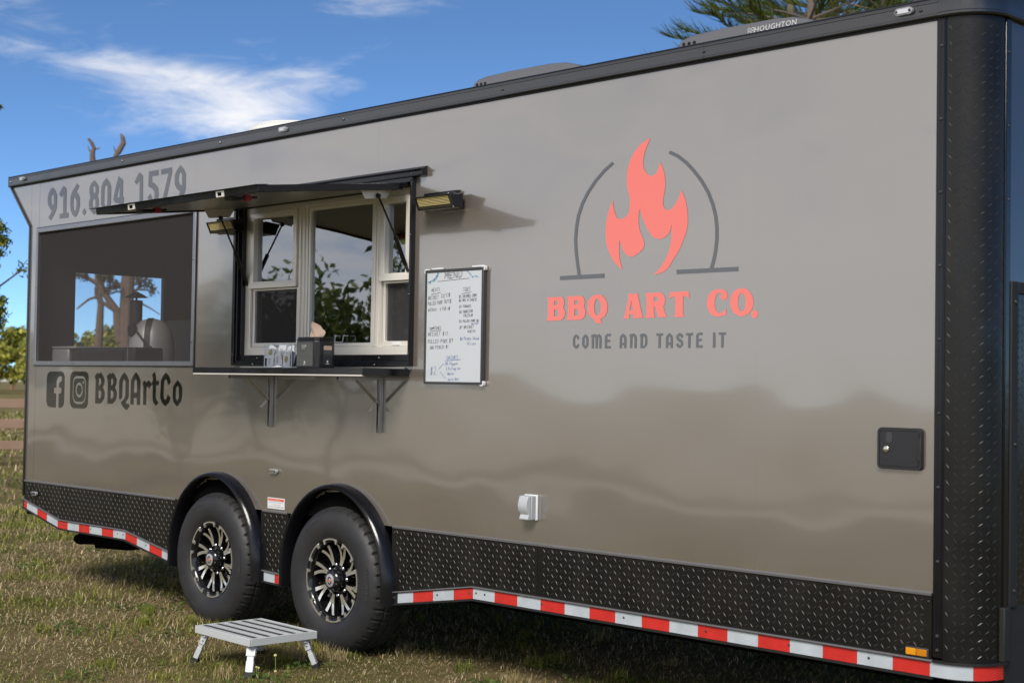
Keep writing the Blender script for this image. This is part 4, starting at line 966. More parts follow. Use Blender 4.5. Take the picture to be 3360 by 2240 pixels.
# ================================================================== MENU BOARD
BX0, BX1, BZ0, BZ1, BY = -5.618, -5.190, 1.434, 2.000, -.020
MBd = thing('menu_board', 'framed white menu board with handwritten prices hung on the trailer side', 'menu board', ((BX0+BX1)/2, 0, BZ0))
part('board_frame', ring(BX0, BX1, BZ0, BZ1, (.014, .014, .012, .014), BY-.004, -.003), m_greyf, MBd, bevel=.003)
part('board_face', MB().box(BX0+.012, BX1-.012, BY, -.006, BZ0+.011, BZ1-.012), m_board, MBd)
for x, z in ((BX0, BZ1), (BX1, BZ1), (BX1, BZ0)):
    sx = 1 if x == BX0 else -1; sz = 1 if z == BZ0 else -1
    part('corner_cap', MB().prism(rrect(min(x-sx*.006, x+sx*.018), max(x-sx*.006, x+sx*.018), min(z-sz*.006, z+sz*.018), max(z-sz*.006, z+sz*.018), .007), BY-.002, -.004), m_white, MBd, smooth=True, bevel=.003)
for xa, xb in ((-5.577, -5.497), (-5.28, -5.20)): part('hanger_clip', MB().box(xa, xb, -.018, -.002, BZ1+.0005, BZ1+.009), m_white, MBd, bevel=.002)
m_ink = mat('black_marker', (.03, .03, .035), .5); m_blue = mat('blue_marker', (.03, .12, .42), .5)
m_teal = mat('teal_marker', (.05, .45, .42), .5); m_purple = mat('purple_marker', (.18, .12, .40), .5)
S1 = {'A': [[(0,0),(.5,1),(1,0)],[(.2,.4),(.8,.4)]], 'B': [[(0,0),(0,1),(.7,.9),(.75,.65),(0,.5),(.9,.4),(.9,.1),(0,0)]], 'C': [[(1,.85),(.5,1),(.05,.7),(.05,.3),(.5,0),(1,.15)]], 'D': [[(0,0),(0,1),(.7,.85),(.95,.5),(.7,.1),(0,0)]], 'E': [[(.9,1),(0,1),(0,0),(.9,0)],[(0,.5),(.7,.5)]], 'F': [[(.9,1),(0,1),(0,0)],[(0,.5),(.7,.5)]], 'G': [[(1,.85),(.5,1),(.05,.6),(.1,.2),(.5,0),(.95,.2),(.95,.45),(.55,.45)]], 'H': [[(0,0),(0,1)],[(1,0),(1,1)],[(0,.5),(1,.5)]], 'I': [[(.5,0),(.5,1)],[(.2,1),(.8,1)],[(.2,0),(.8,0)]], 'J': [[(.8,1),(.8,.2),(.5,0),(.1,.2)]], 'K': [[(0,0),(0,1)],[(.9,1),(0,.4),(.9,0)]], 'L': [[(0,1),(0,0),(.9,0)]], 'M': [[(0,0),(.1,1),(.5,.4),(.9,1),(1,0)]], 'N': [[(0,0),(0,1),(.9,0),(.9,1)]], 'O': [[(.5,1),(.05,.7),(.05,.3),(.5,0),(.95,.3),(.95,.7),(.5,1)]], 'P': [[(0,0),(0,1),(.8,.95),(.85,.6),(0,.45)]], 'Q': [[(.5,1),(.05,.7),(.05,.3),(.5,0),(.95,.3),(.95,.7),(.5,1)],[(.6,.3),(1,-.1)]], 'R': [[(0,0),(0,1),(.8,.95),(.8,.6),(0,.5),(.9,0)]], 'S': [[(.9,.9),(.4,1),(.1,.75),(.8,.4),(.8,.1),(.1,.05)]], 'T': [[(0,1),(1,1)],[(.5,1),(.5,0)]], 'U': [[(0,1),(.05,.2),(.5,0),(.9,.2),(.95,1)]], 'V': [[(0,1),(.5,0),(1,1)]], 'W': [[(0,1),(.25,0),(.5,.7),(.75,0),(1,1)]], 'X': [[(0,0),(1,1)],[(0,1),(1,0)]], 'Y': [[(0,1),(.5,.5),(1,1)],[(.5,.5),(.5,0)]],
 '0': [[(.5,1),(.1,.6),(.2,.1),(.6,0),(.9,.5),(.5,1)]], '1': [[(.5,0),(.5,1),(.3,.85)]], '2': [[(.1,.8),(.5,1),(.85,.75),(.1,0),(.95,.05)]], '3': [[(.1,.95),(.8,.9),(.4,.55),(.85,.3),(.4,0),(.05,.1)]], '5': [[(.9,1),(.2,1),(.15,.55),(.8,.45),(.7,.05),(.1,0)]], '6': [[(.8,1),(.2,.5),(.2,.05),(.8,.05),(.8,.4),(.2,.4)]], '7': [[(.1,1),(.9,1),(.4,0)]], '8': [[(.5,.5),(.2,.8),(.5,1),(.8,.8),(.2,.2),(.5,0),(.8,.2),(.5,.5)]], '9': [[(.8,.6),(.3,.5),(.2,.85),(.7,1),(.8,.6),(.7,0)]], '$': [[(.9,.85),(.2,.85),(.15,.6),(.85,.4),(.8,.15),(.1,.15)],[(.4,1.1),(.35,-.1)],[(.6,1.1),(.55,-.1)]], '/': [[(0,-.1),(.9,1.1)]], '.': [[(.3,0),(.35,.06)]], "'": [[(.3,1.1),(.2,.8)]], '-': [[(0,.5),(.8,.5)]],
 'a': [[(.8,.6),(.3,.6),(.1,.2),(.5,0),(.8,.3),(.8,.6),(.9,0)]], 'c': [[(.8,.55),(.4,.6),(.1,.3),(.4,0),(.85,.1)]], 'd': [[(.8,.5),(.3,.6),(.1,.2),(.5,0),(.8,.3)],[(.85,1.1),(.8,0)]], 'e': [[(.1,.3),(.8,.35),(.5,.6),(.1,.3),(.4,0),(.85,.1)]], 'g': [[(.8,.6),(.3,.6),(.1,.25),(.5,.1),(.8,.5),(.75,-.3),(.2,-.35)]], 'h': [[(.1,1.1),(.1,0)],[(.1,.4),(.5,.6),(.8,.4),(.8,0)]], 'i': [[(.5,.6),(.5,0)],[(.5,.85),(.52,.9)]], 'k': [[(.1,1.1),(.1,0)],[(.7,.6),(.1,.25),(.8,0)]], 'l': [[(.5,1.1),(.5,0)]], 'n': [[(.1,.6),(.1,0)],[(.1,.4),(.5,.6),(.8,.4),(.8,0)]], 'o': [[(.5,.6),(.1,.3),(.5,0),(.9,.3),(.5,.6)]], 'p': [[(.1,.6),(.1,-.4)],[(.1,.5),(.7,.6),(.8,.2),(.1,.05)]], 'r': [[(.1,.6),(.15,0)],[(.15,.4),(.7,.6)]], 't': [[(.5,.95),(.5,0),(.8,.05)],[(.1,.65),(.9,.65)]], 'u': [[(.1,.6),(.2,.05),(.7,.05),(.8,.6),(.85,0)]], 'v': [[(.1,.6),(.5,0),(.9,.6)]], 'x': [[(.1,0),(.9,.6)],[(.1,.6),(.9,0)]], 'y': [[(.1,.6),(.5,.1)],[(.9,.6),(.2,-.4)]], 'b': [[(.1,1.1),(.1,0),(.7,.05),(.8,.45),(.1,.5)]]}
zm = zoomer(1380, 840, 240/855)
rng = random.Random(5)
def pen(name, strokes, wd, m, parent=MBd, y=None):   # strokes: polylines of (x, z) on the board
    y = BY-.0012 if y is None else y; mb = MB()
    for s in strokes:
        for p, q in zip(s[:-1], s[1:]):
            dx, dz = q[0]-p[0], q[1]-p[1]; l = math.hypot(dx, dz)
            if l < 1e-6: continue
            ex, ez = dx/l*wd*.4, dz/l*wd*.4; nx, nz = -dz/l*wd/2, dx/l*wd/2
            mb.add([(p[0]-ex+nx, y, p[1]-ez+nz), (p[0]-ex-nx, y, p[1]-ez-nz), (q[0]+ex-nx, y, q[1]+ez-nz), (q[0]+ex+nx, y, q[1]+ez+nz)], [(0, 1, 2, 3)])
    return part(name, mb, m, parent, fix=False)
def write(body, pa, pb, hpx, m=None, wd=.0013):
    a = onY(*zm(*pa), BY); b = onY(*zm(*pb), BY); h = hpx*.2807/690.
    n = len(body); adv = (b[0]-a[0])/n; sl = (b[1]-a[1])/(b[0]-a[0]); out = []
    for i, chh in enumerate(body):
        if chh == ' ': continue
        ox = a[0]+adv*i; oz = a[1]+sl*(ox-a[0])+rng.uniform(-.0012, .0012); k = rng.uniform(.92, 1.08)
        for s in S1[chh]: out.append([(ox+p[0]*adv*.74+p[1]*h*.08, oz+p[1]*h*k) for p in s])
    pen('handwriting', out, wd, m or m_ink)
def rule(pa, pb, m=None, wd=.0017): pen('handwriting', [[onY(*zm(*pa), BY), onY(*zm(*pb), BY)]], wd, m or m_ink)
def write_open(body, pa, pb, hpx):      # hollow capitals of the heading
    write(body, pa, pb, hpx, None, .0014); write(body, (pa[0]+12, pa[1]-8), (pb[0]+12, pb[1]-8), hpx-16, None, .0014)
write_open('MENU', (280, 270), (490, 250), 78); rule((200, 297), (570, 258))
write('MEATS', (130, 418), (232, 405), 40); rule((125, 450), (236, 426))
for t_, a, b, h in [('BRISKET', (92,510), (215,500), 42), ('32/17$', (240,487), (350,470), 44), ('PULLED PORK', (86,578), (262,556), 42), ('20/11$', (275,550), (362,545), 42), ('WINGS', (90,645), (192,640), 34), ('5 FOR 8$', (228,636), (348,628), 36),
   ('SAMMICHES', (103,862), (243,848), 32), ('BRISKET', (90,936), (235,926), 42), ('$13', (258,926), (325,922), 42), ('PULLED PORK', (88,1020), (320,1010), 42), ('$9', (335,1010), (386,1005), 46), ('ADD PICKLES $1', (112,1088), (330,1075), 36)]: write(t_, a, b, h)
rule((112, 878), (242, 864))
write('SIDES', (500, 410), (585, 402), 42); rule((485, 440), (595, 420))
for t_, a, b, h in [('$5 CREAMED CORN', (452,490), (658,470), 34), ('$6 MAC N CHEESE', (450,535), (662,520), 30), ('$7 SUNDAES', (455,605), (595,598), 30), ('$6 HAWAIIAN', (455,668), (612,655), 34), ('COLESLAW', (502,710), (612,702), 32), ('$3 PULLED PORK BU', (455,776), (684,765), 28), ('$7 BRISKET', (458,848), (625,842), 32), ('QUESO', (550,892), (645,888), 28)]: write(t_, a, b, h)
for t_, a, b, h in [('Bulochk', (598,798), (682,792), 20), ('$6 Potato Salad', (465,980), (684,975), 34), ('Olivye', (546,1038), (650,1032), 34), ('DRINKS', (308,1212), (442,1195), 42), ('DR.Pepper', (290,1274), (445,1268), 34), ('S.Pellegrino', (296,1330), (470,1325), 34), ('Water', (316,1388), (398,1384), 32), ('Juice Box', (318,1452), (450,1448), 32), ('$2', (112,1385), (192,1375), 95)]: write(t_, a, b, h, m_blue)
rule((288, 1222), (470, 1208), m_blue); rule((215, 1318), (268, 1256), m_blue); rule((228, 1350), (295, 1432), m_blue)
def flag(px, py, s, m, rot): 
    tri = [(px-s*.5, py), (px+s*.5, py+s*.3*rot), (px+s*.1, py+s*1.3)]
    pts = [onY(*zm(*q), BY) for q in tri]; part('bunting_flag', MB().add([(p[0], BY-.0012, p[1]) for p in pts], [(0, 1, 2)]), m, MBd, fix=False)
for i, (px, py) in enumerate([(98,305),(116,300),(148,283),(166,272),(182,250),(195,228),(206,203)]): flag(px, py, 22, (m_teal, m_purple)[i % 2], -1)
for i, (px, py) in enumerate([(546,165),(562,180),(578,196),(590,212),(606,232),(628,228),(650,225),(668,232)]): flag(px, py, 18, (m_purple, m_teal)[i % 2], 1)
pen('handwriting', [[onY(*zm(*q), BY) for q in [(92,302),(140,288),(180,250),(210,180)]]], .0018, m_purple)
# ================================================================== THINGS ON THE SHELF
SH = 1.5062
m_pblk = mat('dispenser_black', (.012, .012, .014), .3, ior=1.5, bump=.0003, bscale=60)
m_pgry = mat('dispenser_face', (.10, .105, .105), .16, ior=1.7, var=.35, vscale=14)
nd = thing('napkin_dispenser', 'black napkin dispenser with a paper napkin sticking out, on the serving shelf', 'dispenser', (-6.26, -.20, SH))
def chbox(x0, x1, y0, y1, z0, z1, c):
    p = [(x0+c, y0), (x1-c, y0), (x1, y0+c), (x1, y1-c), (x1-c, y1), (x0+c, y1), (x0, y1-c), (x0, y0+c)]
    return MB().prism(p, z0, z1, 'XY')
NX0, NX1, NY0, NY1 = -6.352, -6.158, -.282, -.150
part('body', chbox(NX0, NX1, NY0, NY1, SH, SH+.142, .022), m_pblk, nd, bevel=.006, seg=3)
top = chbox(NX0-.001, NX1+.001, NY0-.001, NY1+.001, SH+.1425, SH+.150, .023)
part('lid', top, m_pblk, nd, bevel=.003)
lid2 = MB(); a = chbox(NX0+.002, NX1-.002, NY0+.002, NY1-.002, SH+.1505, SH+.160, .022); part('lid_crown', a, m_pblk, nd, bevel=.006, seg=3)
fp = part('face_plate', MB().prism(rrect(NX0+.026, NX1-.030, SH+.010, SH+.134, .004), NY0-.0005, NY0-.0025), m_pgry, nd)
sp = part('side_plate', MB().prism([(p[0], p[1]) for p in rrect(NY0+.042, NY1-.035, SH+.016, SH+.118, .003)], NX1+.0005, NX1+.002, 'YZ'), mat('dispenser_window', (.035, .037, .042), .14), nd)
part('napkin_stack', MB().box(NX1+.0022, NX1+.003, NY0+.044, NY1-.037, SH+.094, SH+.115), mat('napkin_kraft', (.55, .40, .30), .85, var=.05, bump=.001, bscale=90), nd)
m_print = mat('pale_print2', (.6, .62, .6), .5)
for body, size, x, z in (('DIXIE', .017, -6.285, SH+.108), ('ULTRA', .009, -6.282, SH+.098)):
    me = text_mesh(body, size)
    for v in me.vertices: v.co = (x+v.co.x, NY0-.003, z+v.co.y)
    link('print', me, m_print, nd)
def emblem(cx, cz, ax):
    mb = MB(); pts = []
    for k in range(14): a = 2*math.pi*k/14; pts.append((cx+.0052*math.cos(a), cz+.0062*math.sin(a)))
    if ax == 'y': mb.prism(pts, NY0-.0028, NY0-.0032)
    else: mb.prism(pts, NX1+.0022, NX1+.0028, 'YZ')
    for k in range(3):
        if ax == 'y': mb.box(cx-.010+.0072*k, cx-.0045+.0072*k, NY0-.0032, NY0-.0028, cz-.013, cz-.0102)
        else: mb.box(NX1+.0022, NX1+.0028, cx-.010+.0072*k, cx-.0045+.0072*k, cz-.013, cz-.0102)
    part('print', mb, m_print, nd)
emblem(-6.257, SH+.030, 'y'); emblem(-.213, SH+.034, 'x')
# crumpled napkin
mb = MB(); nu, nv = 14, 10; r_ = random.Random(3)
for i in range(nu+1):
    for j in range(nv+1):
        u, v = i/nu, j/nv
        wdt = .062+.085*math.sin(math.pi*min(1, v*1.05))*.7
        x = -6.262+(u-.5)*wdt*1.25+.010*math.sin(v*5+u*3)
        y = -.215+.020*math.sin(u*6.2+v*2.0)+.018*(v-.3)*math.cos(u*3.1)
        z = SH+.152+.078*v+(.016*math.sin(u*math.pi))*v-.022*abs(u-.35)*v*1.6
        mb.v.append((x+r_.uniform(-1, 1)*.0012, y+r_.uniform(-1, 1)*.002, z))
for i in range(nu):
    for j in range(nv): a = i*(nv+1)+j; mb.f.append((a, a+nv+1, a+nv+2, a+1))
part('napkin', mb, mat('napkin_paper', (.72, .53, .40), .85, bump=.0008, bscale=120, var=.05), nd, smooth='all')

bxx = thing('clear_box', 'clear open acrylic box of wet wipe sachets beside the napkin dispenser', 'box', (-6.50, -.21, SH))
KX0, KX1, KY0, KY1, KH = -6.630, -6.385, -.275, -.150, .121
for nm, q in (('front_wall', [(KX0, KY0, 0), (KX1, KY0, 0), (KX1, KY0, KH), (KX0, KY0, KH)]), ('back_wall', [(KX0, KY1, 0), (KX1, KY1, 0), (KX1, KY1, KH), (KX0, KY1, KH)]), ('end_wall', [(KX0, KY0, 0), (KX0, KY1, 0), (KX0, KY1, KH), (KX0, KY0, KH)]), ('end_wall', [(KX1, KY0, 0), (KX1, KY1, 0), (KX1, KY1, KH), (KX1, KY0, KH)]), ('base', [(KX0, KY0, .002), (KX1, KY0, .002), (KX1, KY1, .002), (KX0, KY1, .002)])):
    part(nm, MB().add([(x, y, SH+z) for x, y, z in q], [(0, 1, 2, 3)]), m_acryl, bxx, fix=False)
edge = MB()
for a_, b_ in (((KX0, KY0), (KX1, KY0)), ((KX1, KY0), (KX1, KY1)), ((KX1, KY1), (KX0, KY1)), ((KX0, KY1), (KX0, KY0))):
    for z in (.003, KH): edge.bar((*a_, SH+z), (*b_, SH+z), .003, .003)
    edge.bar((*a_, SH+.003), (*a_, SH+KH), .003, .003)
part('edge', edge, mat('acrylic_edge', (.32, .38, .44), .2, ior=1.5), bxx)
m_pkt = mat('sachet_paper', (.80, .82, .86), .5, var=.04, vscale=40); m_yel = mat('sachet_yellow', (.75, .66, .06), .5); m_nav = mat('sachet_blue', (.06, .07, .30), .5)
def sachet(x, y, z, rx, ry, rz, badge, tone):
    n_ = 'sachet'; w_, h_, t_ = .031, .040, .003
    M4 = Matrix.Translation((x, y, z)) @ Matrix.Rotation(R(rz), 4, 'Z') @ Matrix.Rotation(R(rx), 4, 'X') @ Matrix.Rotation(R(ry), 4, 'Y')
    mb = MB(); nx, nz = 6, 7
    for s in (-1, 1):
        for i in range(nx+1):
            for j in range(nz+1):
                u, v = i/nx*2-1, j/nz*2-1
                mb.v.append(tuple(M4 @ Vector((u*w_, s*t_*max(0, (1-u*u)*(1-v*v))+.0004*math.sin(9*u+7*v), v*h_))))
    k_ = (nx+1)*(nz+1)
    for s in (0, 1):
        for i in range(nx):
            for j in range(nz): a = s*k_+i*(nz+1)+j; mb.f.append((a, a+nz+1, a+nz+2, a+1))
    o = part('wet_wipe_sachet', mb, tone, None, smooth='all')
    if badge:
        for rr, m_, off in ((.016, m_nav, .0040), (.012, m_yel, .0044)):
            b = MB(); pts = [(rr*.85*math.cos(2*math.pi*k/16), rr*math.sin(2*math.pi*k/16)+.002) for k in range(16)]
            b.add([tuple(M4 @ Vector((p[0], -off, p[1]))) for p in pts], [tuple(range(16))]); part('badge', b, m_, o, fix=False)
        b = MB().add([tuple(M4 @ Vector(p)) for p in ((-.006, -.0047, -.002), (.003, -.0047, -.004), (.002, -.0047, .004), (-.003, -.0047, .006))], [(0, 1, 2, 3)]); part('badge', b, m_nav, o, fix=False)
    else:
        b = MB()
        for q in range(4):
            b.add([tuple(M4 @ Vector(p)) for p in ((-.014, -.0042, .012-q*.008), (.012-q*.003, -.0042, .012-q*.008), (.012-q*.003, -.0042, .014-q*.008), (-.014, -.0042, .014-q*.008))], [(0, 1, 2, 3)])
        part('print', b, m_nav, o, fix=False)
    return o
m_sgrey = mat('sachet_grey', (.13, .14, .18), .5)
SL = [(-6.602,-.262,.080,8,22,4,1,m_pkt,'white wipe sachet with yellow badge leaning in the top corner of the clear box'),
 (-6.572,-.256,.048,6,-14,0,1,m_pkt,'white wipe sachet with yellow badge low beside the end wall of the clear box'),
 (-6.600,-.266,.033,3,2,0,0,m_pkt,'printed white sachet standing upright against the box end wall'),
 (-6.535,-.240,.086,12,3,5,0,m_pkt,'tall printed white sachet standing highest in the middle of the clear box'),
 (-6.530,-.264,.042,4,-18,0,0,m_pkt,'tilted printed white sachet at the front middle of the clear box'),
 (-6.492,-.252,.052,8,14,8,1,m_pkt,'white sachet with yellow badge half hidden behind its printed neighbour'),
 (-6.462,-.235,.080,10,-10,0,0,m_pkt,'printed white sachet propped high near the napkin dispenser'),
 (-6.452,-.266,.043,4,-4,0,1,m_pkt,'white sachet showing its whole yellow and blue badge at the box front'),
 (-6.408,-.262,.046,5,18,-10,0,m_sgrey,'dark grey sachet at the dispenser end of the clear box')]
for x, y, z, rx, ry, rz, b, t_, lab in SL:
    tag(sachet(x, y+.008, SH+z, -rx, ry, rz, b, t_), lab, 'sachet', 'sachets in the clear box')
flat_s = sachet(-6.50, -.255, SH+.012, -78, 0, 10, 0, m_pkt); tag(flat_s, 'white sachet lying flat on the bottom of the clear box', 'sachet', 'sachets in the clear box')

# ================================================================== FOLDING STEP
m_step = mat('grey_powdercoat', (.50, .52, .535), .38, var=.06, vscale=10)
m_grit = mat('grip_tape', (.03, .028, .027), .9, var=.2, vscale=60)
STZ = .186; SCX, SCY, SHX, SHY = -6.303, -.522, .258, .198; SRZ = R(-2.2)
fs = thing('folding_step', 'grey aluminium folding step stool with black grip strips on the grass', 'step stool', (SCX, SCY, 0), rotz=0)
MS = Matrix.Translation((SCX, SCY, 0)) @ Matrix.Rotation(SRZ, 4, 'Z')
def T(mb): mb.v = [tuple(MS @ Vector(v)) for v in mb.v]; return mb
top = MB().box(-SHX, SHX, -SHY, -SHY+.010, STZ-.038, STZ).box(-SHX, SHX, SHY-.010, SHY, STZ-.038, STZ).box(-SHX, -SHX+.010, -SHY+.0101, SHY-.0101, STZ-.038, STZ).box(SHX-.010, SHX, -SHY+.0101, SHY-.0101, STZ-.038, STZ)
part('rim', T(top), m_step, fs, bevel=.002)
nsl = 5; iw = 2*SHY-.024; p_ = iw/nsl
for k in range(nsl):
    y0 = -SHY+.012+k*p_
    part('slat', T(MB().box(-SHX+.011, SHX-.011, y0+.002, y0+p_*.36, STZ-.010, STZ-.002).box(-SHX+.011, SHX-.011, y0+p_*.64, y0+p_-.002, STZ-.010, STZ-.002).box(-SHX+.011, SHX-.011, y0+p_*.36, y0+p_*.64, STZ-.012, STZ-.006)), m_step, fs, bevel=.0015)
    part('grip_strip', T(MB().box(-SHX+.012, SHX-.012, y0+p_*.37, y0+p_*.63, STZ-.0058, STZ-.0012)), m_grit, fs)
part('underframe', T(MB().box(-SHX+.02, SHX-.02, -.02, .02, STZ-.034, STZ-.014).box(-SHX+.03, -SHX+.06, -SHY+.012, SHY-.012, STZ-.034, STZ-.014).box(SHX-.06, SHX-.03, -SHY+.012, SHY-.012, STZ-.034, STZ-.014)), m_step, fs)
for sx in (-1, 1):
    for sy in (-1, 1):
        d = Vector((sx*.7071, sy*.7071, 0)); t_ = Vector((-d.y, d.x, 0))
        a = Vector((sx*(SHX-.045), sy*(SHY-.045), STZ-.034)); ft = Vector((sx*(SHX+.002), sy*(SHY+.002), -.006))
        ax = (ft-a).normalized()
        lg = part('leg', T(MB().bar(a+ax*.0, a+ax*.062, .046, .030, up=d)), m_step, fs, bevel=.002)
        part('leg_tube', T(MB().bar(a+ax*.055, a+ax*.135, .034, .022, up=d)), m_step, lg, bevel=.002)
        part('leg_sleeve', T(MB().bar(a+ax*.085, a+ax*.150, .038, .026, up=d)), m_step, lg, bevel=.002)
        part('foot', T(MB().bar(a+ax*.140, ft+ax*.006, .046, .034, up=d)), m_matte, lg, bevel=.004)
        part('bracket', T(MB().bar(a-d*.03+Vector((0, 0, .006)), a+d*.012+Vector((0, 0, .006)), .046, .036)), m_step, lg, bevel=.002)
        for q, w_ in ((.022, .0215), (.04, .0215)):
            c = a+ax*q
            for s in (-1, 1):
                mbh = MB().lathe([(.006, 0), (.005, .003), (.001, .004)], 8, 'Z'); M3 = (t_*s).to_track_quat('Z', 'Y').to_matrix().to_4x4()
                mbh.v = [tuple(MS @ (Matrix.Translation(c+t_*s*.023) @ M3 @ Vector(v))) for v in mbh.v]; part('bolt', mbh, m_chrome, lg)
        for q in (.098, .112, .126, .138):
            c = a+ax*q+ (d-ax*ax.dot(d)).normalized()*.0135
            mbh = MB().lathe([(.0042, 0), (.0042, .0006), (.0008, .0006)], 8, 'Z'); M3 = (d-ax*ax.dot(d)).normalized().to_track_quat('Z', 'Y').to_matrix().to_4x4()
            mbh.v = [tuple(MS @ (Matrix.Translation(c) @ M3 @ Vector(v))) for v in mbh.v]; part('adjust_hole', mbh, m_white, lg)

# ================================================================== COOKING GEAR INSIDE THE SCREENED PORCH
m_stain = mat('stainless', (.50, .49, .48), .35, metal=.5, var=.15, vscale=5)
m_iron = mat('black_stovepipe', (.018, .018, .02), .55)
sy = .42
sxc, _z = onY(200+1300*.2296, 1100, sy); pxc, _z = onY(200+1078*.2296, 1000, sy-.03)
sm = thing('smoker', 'domed steel smoker with black capped chimney behind the porch screen', 'smoker', (sxc, sy, 1.53))
dome = [(.152, 1.53), (.156, 1.58), (.154, 1.64), (.146, 1.70), (.130, 1.755), (.105, 1.80), (.07, 1.83), (.03, 1.843), (.001, 1.845)]
part('dome', MB().lathe(dome, 40, 'Z', c=(sxc, sy, 0)), m_stain, sm, smooth=True)
band = MB()
for k in range(13):
    r_, z_ = dome[min(k*8//12, 8)]; t = k/12; i = t*8; i0 = min(int(i), 7); rr0 = dome[i0][0]+(dome[i0+1][0]-dome[i0][0])*(i-i0); zz0 = dome[i0][1]+(dome[i0+1][1]-dome[i0][1])*(i-i0)
    for s_ in (-.02, .02): band.v.append((sxc+(rr0+.006)*.72+s_*.7, sy-(rr0+.006)*.69+s_*.7, zz0+.004))
band.f = [(2*i, 2*i+1, 2*i+3, 2*i+2) for i in range(12)]
part('lid_band', band, m_iron, sm, smooth='all')
part('lid_arm', MB().bar((sxc+.02, sy-.17, 1.80), (sxc+.145, sy-.12, 1.655), .010, .010).tube([(sxc+.145, sy-.12, 1.655), (sxc+.175, sy-.11, 1.64)], .012, 8), m_iron, sm)
chm = part('chimney', MB().tube([(pxc, sy-.03, 1.745), (pxc, sy-.03, 1.972)], .042, 24).tube([(pxc, sy-.03, 1.785), (sxc-.02, sy-.07, 1.785)], .036, 20), m_iron, sm, smooth=True)
part('rain_cap', MB().lathe([(.078, 1.992), (.076, 1.995), (.04, 2.016), (.012, 2.030), (.001, 2.032)], 28, 'Z', c=(pxc, sy-.03, 0)), m_iron, chm, smooth=True)
part('cap_stem', MB().tube([(pxc, sy-.03, 1.965), (pxc, sy-.03, 2.01)], .008, 8), m_iron, chm)
part('flange', MB().lathe([(.001, -.010), (.048, -.008), (.050, 0), (.048, .008)], 20, 'Y', c=(sxc-.03, sy-.135, 1.765)), m_iron, sm)
gr = thing('griddle', 'low dark griddle with steel end box standing in front of the barrel smoker', 'griddle', (-9.2, .2, 1.53))
part('body', MB().box(-9.52, -8.66, .115, .33, 1.53, 1.640), mat('griddle_black', (.02, .019, .02), .35), gr, bevel=.012, seg=3)
part('window', MB().box(-9.40, -8.80, .108, .1145, 1.535, 1.615), mat('griddle_glass', (.012, .012, .013), .15), gr)
part('end_box', MB().box(-9.765, -9.525, .10, .34, 1.53, 1.632), m_stain, gr, bevel=.012, seg=3)
part('end_hood', MB().box(-9.765, -9.43, .098, .345, 1.633, 1.652), m_stain, gr, bevel=.008, seg=3)
part('end_rail', MB().box(-8.745, -8.735, .110, .1148, 1.532, 1.632), m_steel, gr)
# kitchen gear dimly seen behind the glass
kt = thing('kitchen_pot', 'dark pot standing on the counter behind the serving window screen', 'pot', (-5.95, .42, 1.50))
part('pot', MB().lathe([(.001, 1.50), (.085, 1.50), (.095, 1.51), (.096, 1.60), (.10, 1.605), (.10, 1.61), (.09, 1.612), (.05, 1.64), (.012, 1.648), (.012, 1.67), (.001, 1.672)], 28, 'Z', c=(-5.95, .42, 0)), mat('pot_red', (.09, .02, .018), .35), kt, smooth=True)
part('handle', MB().tube([(-5.85, .42, 1.58), (-5.82, .42, 1.59), (-5.82, .42, 1.56), (-5.85, .42, 1.55)], .007, 6), m_iron, kt)
kc = part('kitchen_counter', MB().box(-7.65, -5.2, .10, .62, 1.46, 1.4995), m_stain, TR)
part('kitchen_shelf', MB().box(-7.65, -5.0, 2.2, 2.5, 1.9, 1.93).box(-7.65, -5.0, 1.9, 2.5, .5, 1.4), m_stain, TR)
# ================================================================== GROUND AND GRASS
m, n, l = node_mat('turf_soil')
b = n('ShaderNodeBsdfPrincipled'); b.inputs['Roughness'].default_value = .95; b.inputs['Specular IOR Level'].default_value = .1
c = n('ShaderNodeTexCoord'); n1_ = n('ShaderNodeTexNoise'); n1_.inputs['Scale'].default_value = .9; n1_.inputs['Detail'].default_value = 9; n1_.inputs['Roughness'].default_value = .7; l(c.outputs['Object'], n1_.inputs['Vector'])
n2_ = n('ShaderNodeTexNoise'); n2_.inputs['Scale'].default_value = 42; n2_.inputs['Detail'].default_value = 6; n2_.inputs['Roughness'].default_value = .75; l(c.outputs['Object'], n2_.inputs['Vector'])
r1 = n('ShaderNodeValToRGB'); r1.color_ramp.elements[0].position = .36; r1.color_ramp.elements[1].position = .62
r1.color_ramp.elements[0].color = (.15, .15, .045, 1); r1.color_ramp.elements[1].color = (.34, .27, .15, 1); l(n1_.outputs['Fac'], r1.inputs[0])
r2 = n('ShaderNodeValToRGB'); r2.color_ramp.elements[0].position = .3; r2.color_ramp.elements[1].position = .72
r2.color_ramp.elements[0].color = (.35, .33, .30, 1); r2.color_ramp.elements[1].color = (1.25, 1.2, 1.1, 1); l(n2_.outputs['Fac'], r2.inputs[0])
mu = n('ShaderNodeMixRGB'); mu.blend_type = 'MULTIPLY'; mu.inputs[0].default_value = 1; l(r1.outputs[0], mu.inputs[1]); l(r2.outputs[0], mu.inputs[2]); l(mu.outputs[0], b.inputs['Base Color'])
bp = n('ShaderNodeBump'); bp.inputs['Distance'].default_value = .03; l(n2_.outputs['Fac'], bp.inputs['Height']); l(bp.outputs[0], b.inputs['Normal'])
o = n('ShaderNodeOutputMaterial'); l(b.outputs[0], o.inputs[0]); m_soil = m
gm = MB(); G = 900.; k_ = 40
gm.add([(-6-G, -G, 0), (-6+G, -G, 0), (-6+G, G, 0), (-6-G, G, 0)], [(0, 1, 2, 3)])
gd = part('ground', gm, m_soil, None, fix=False); gd['kind'] = 'structure'; gd['label'] = 'dry mown grass field stretching to the trees'; gd['category'] = 'ground'

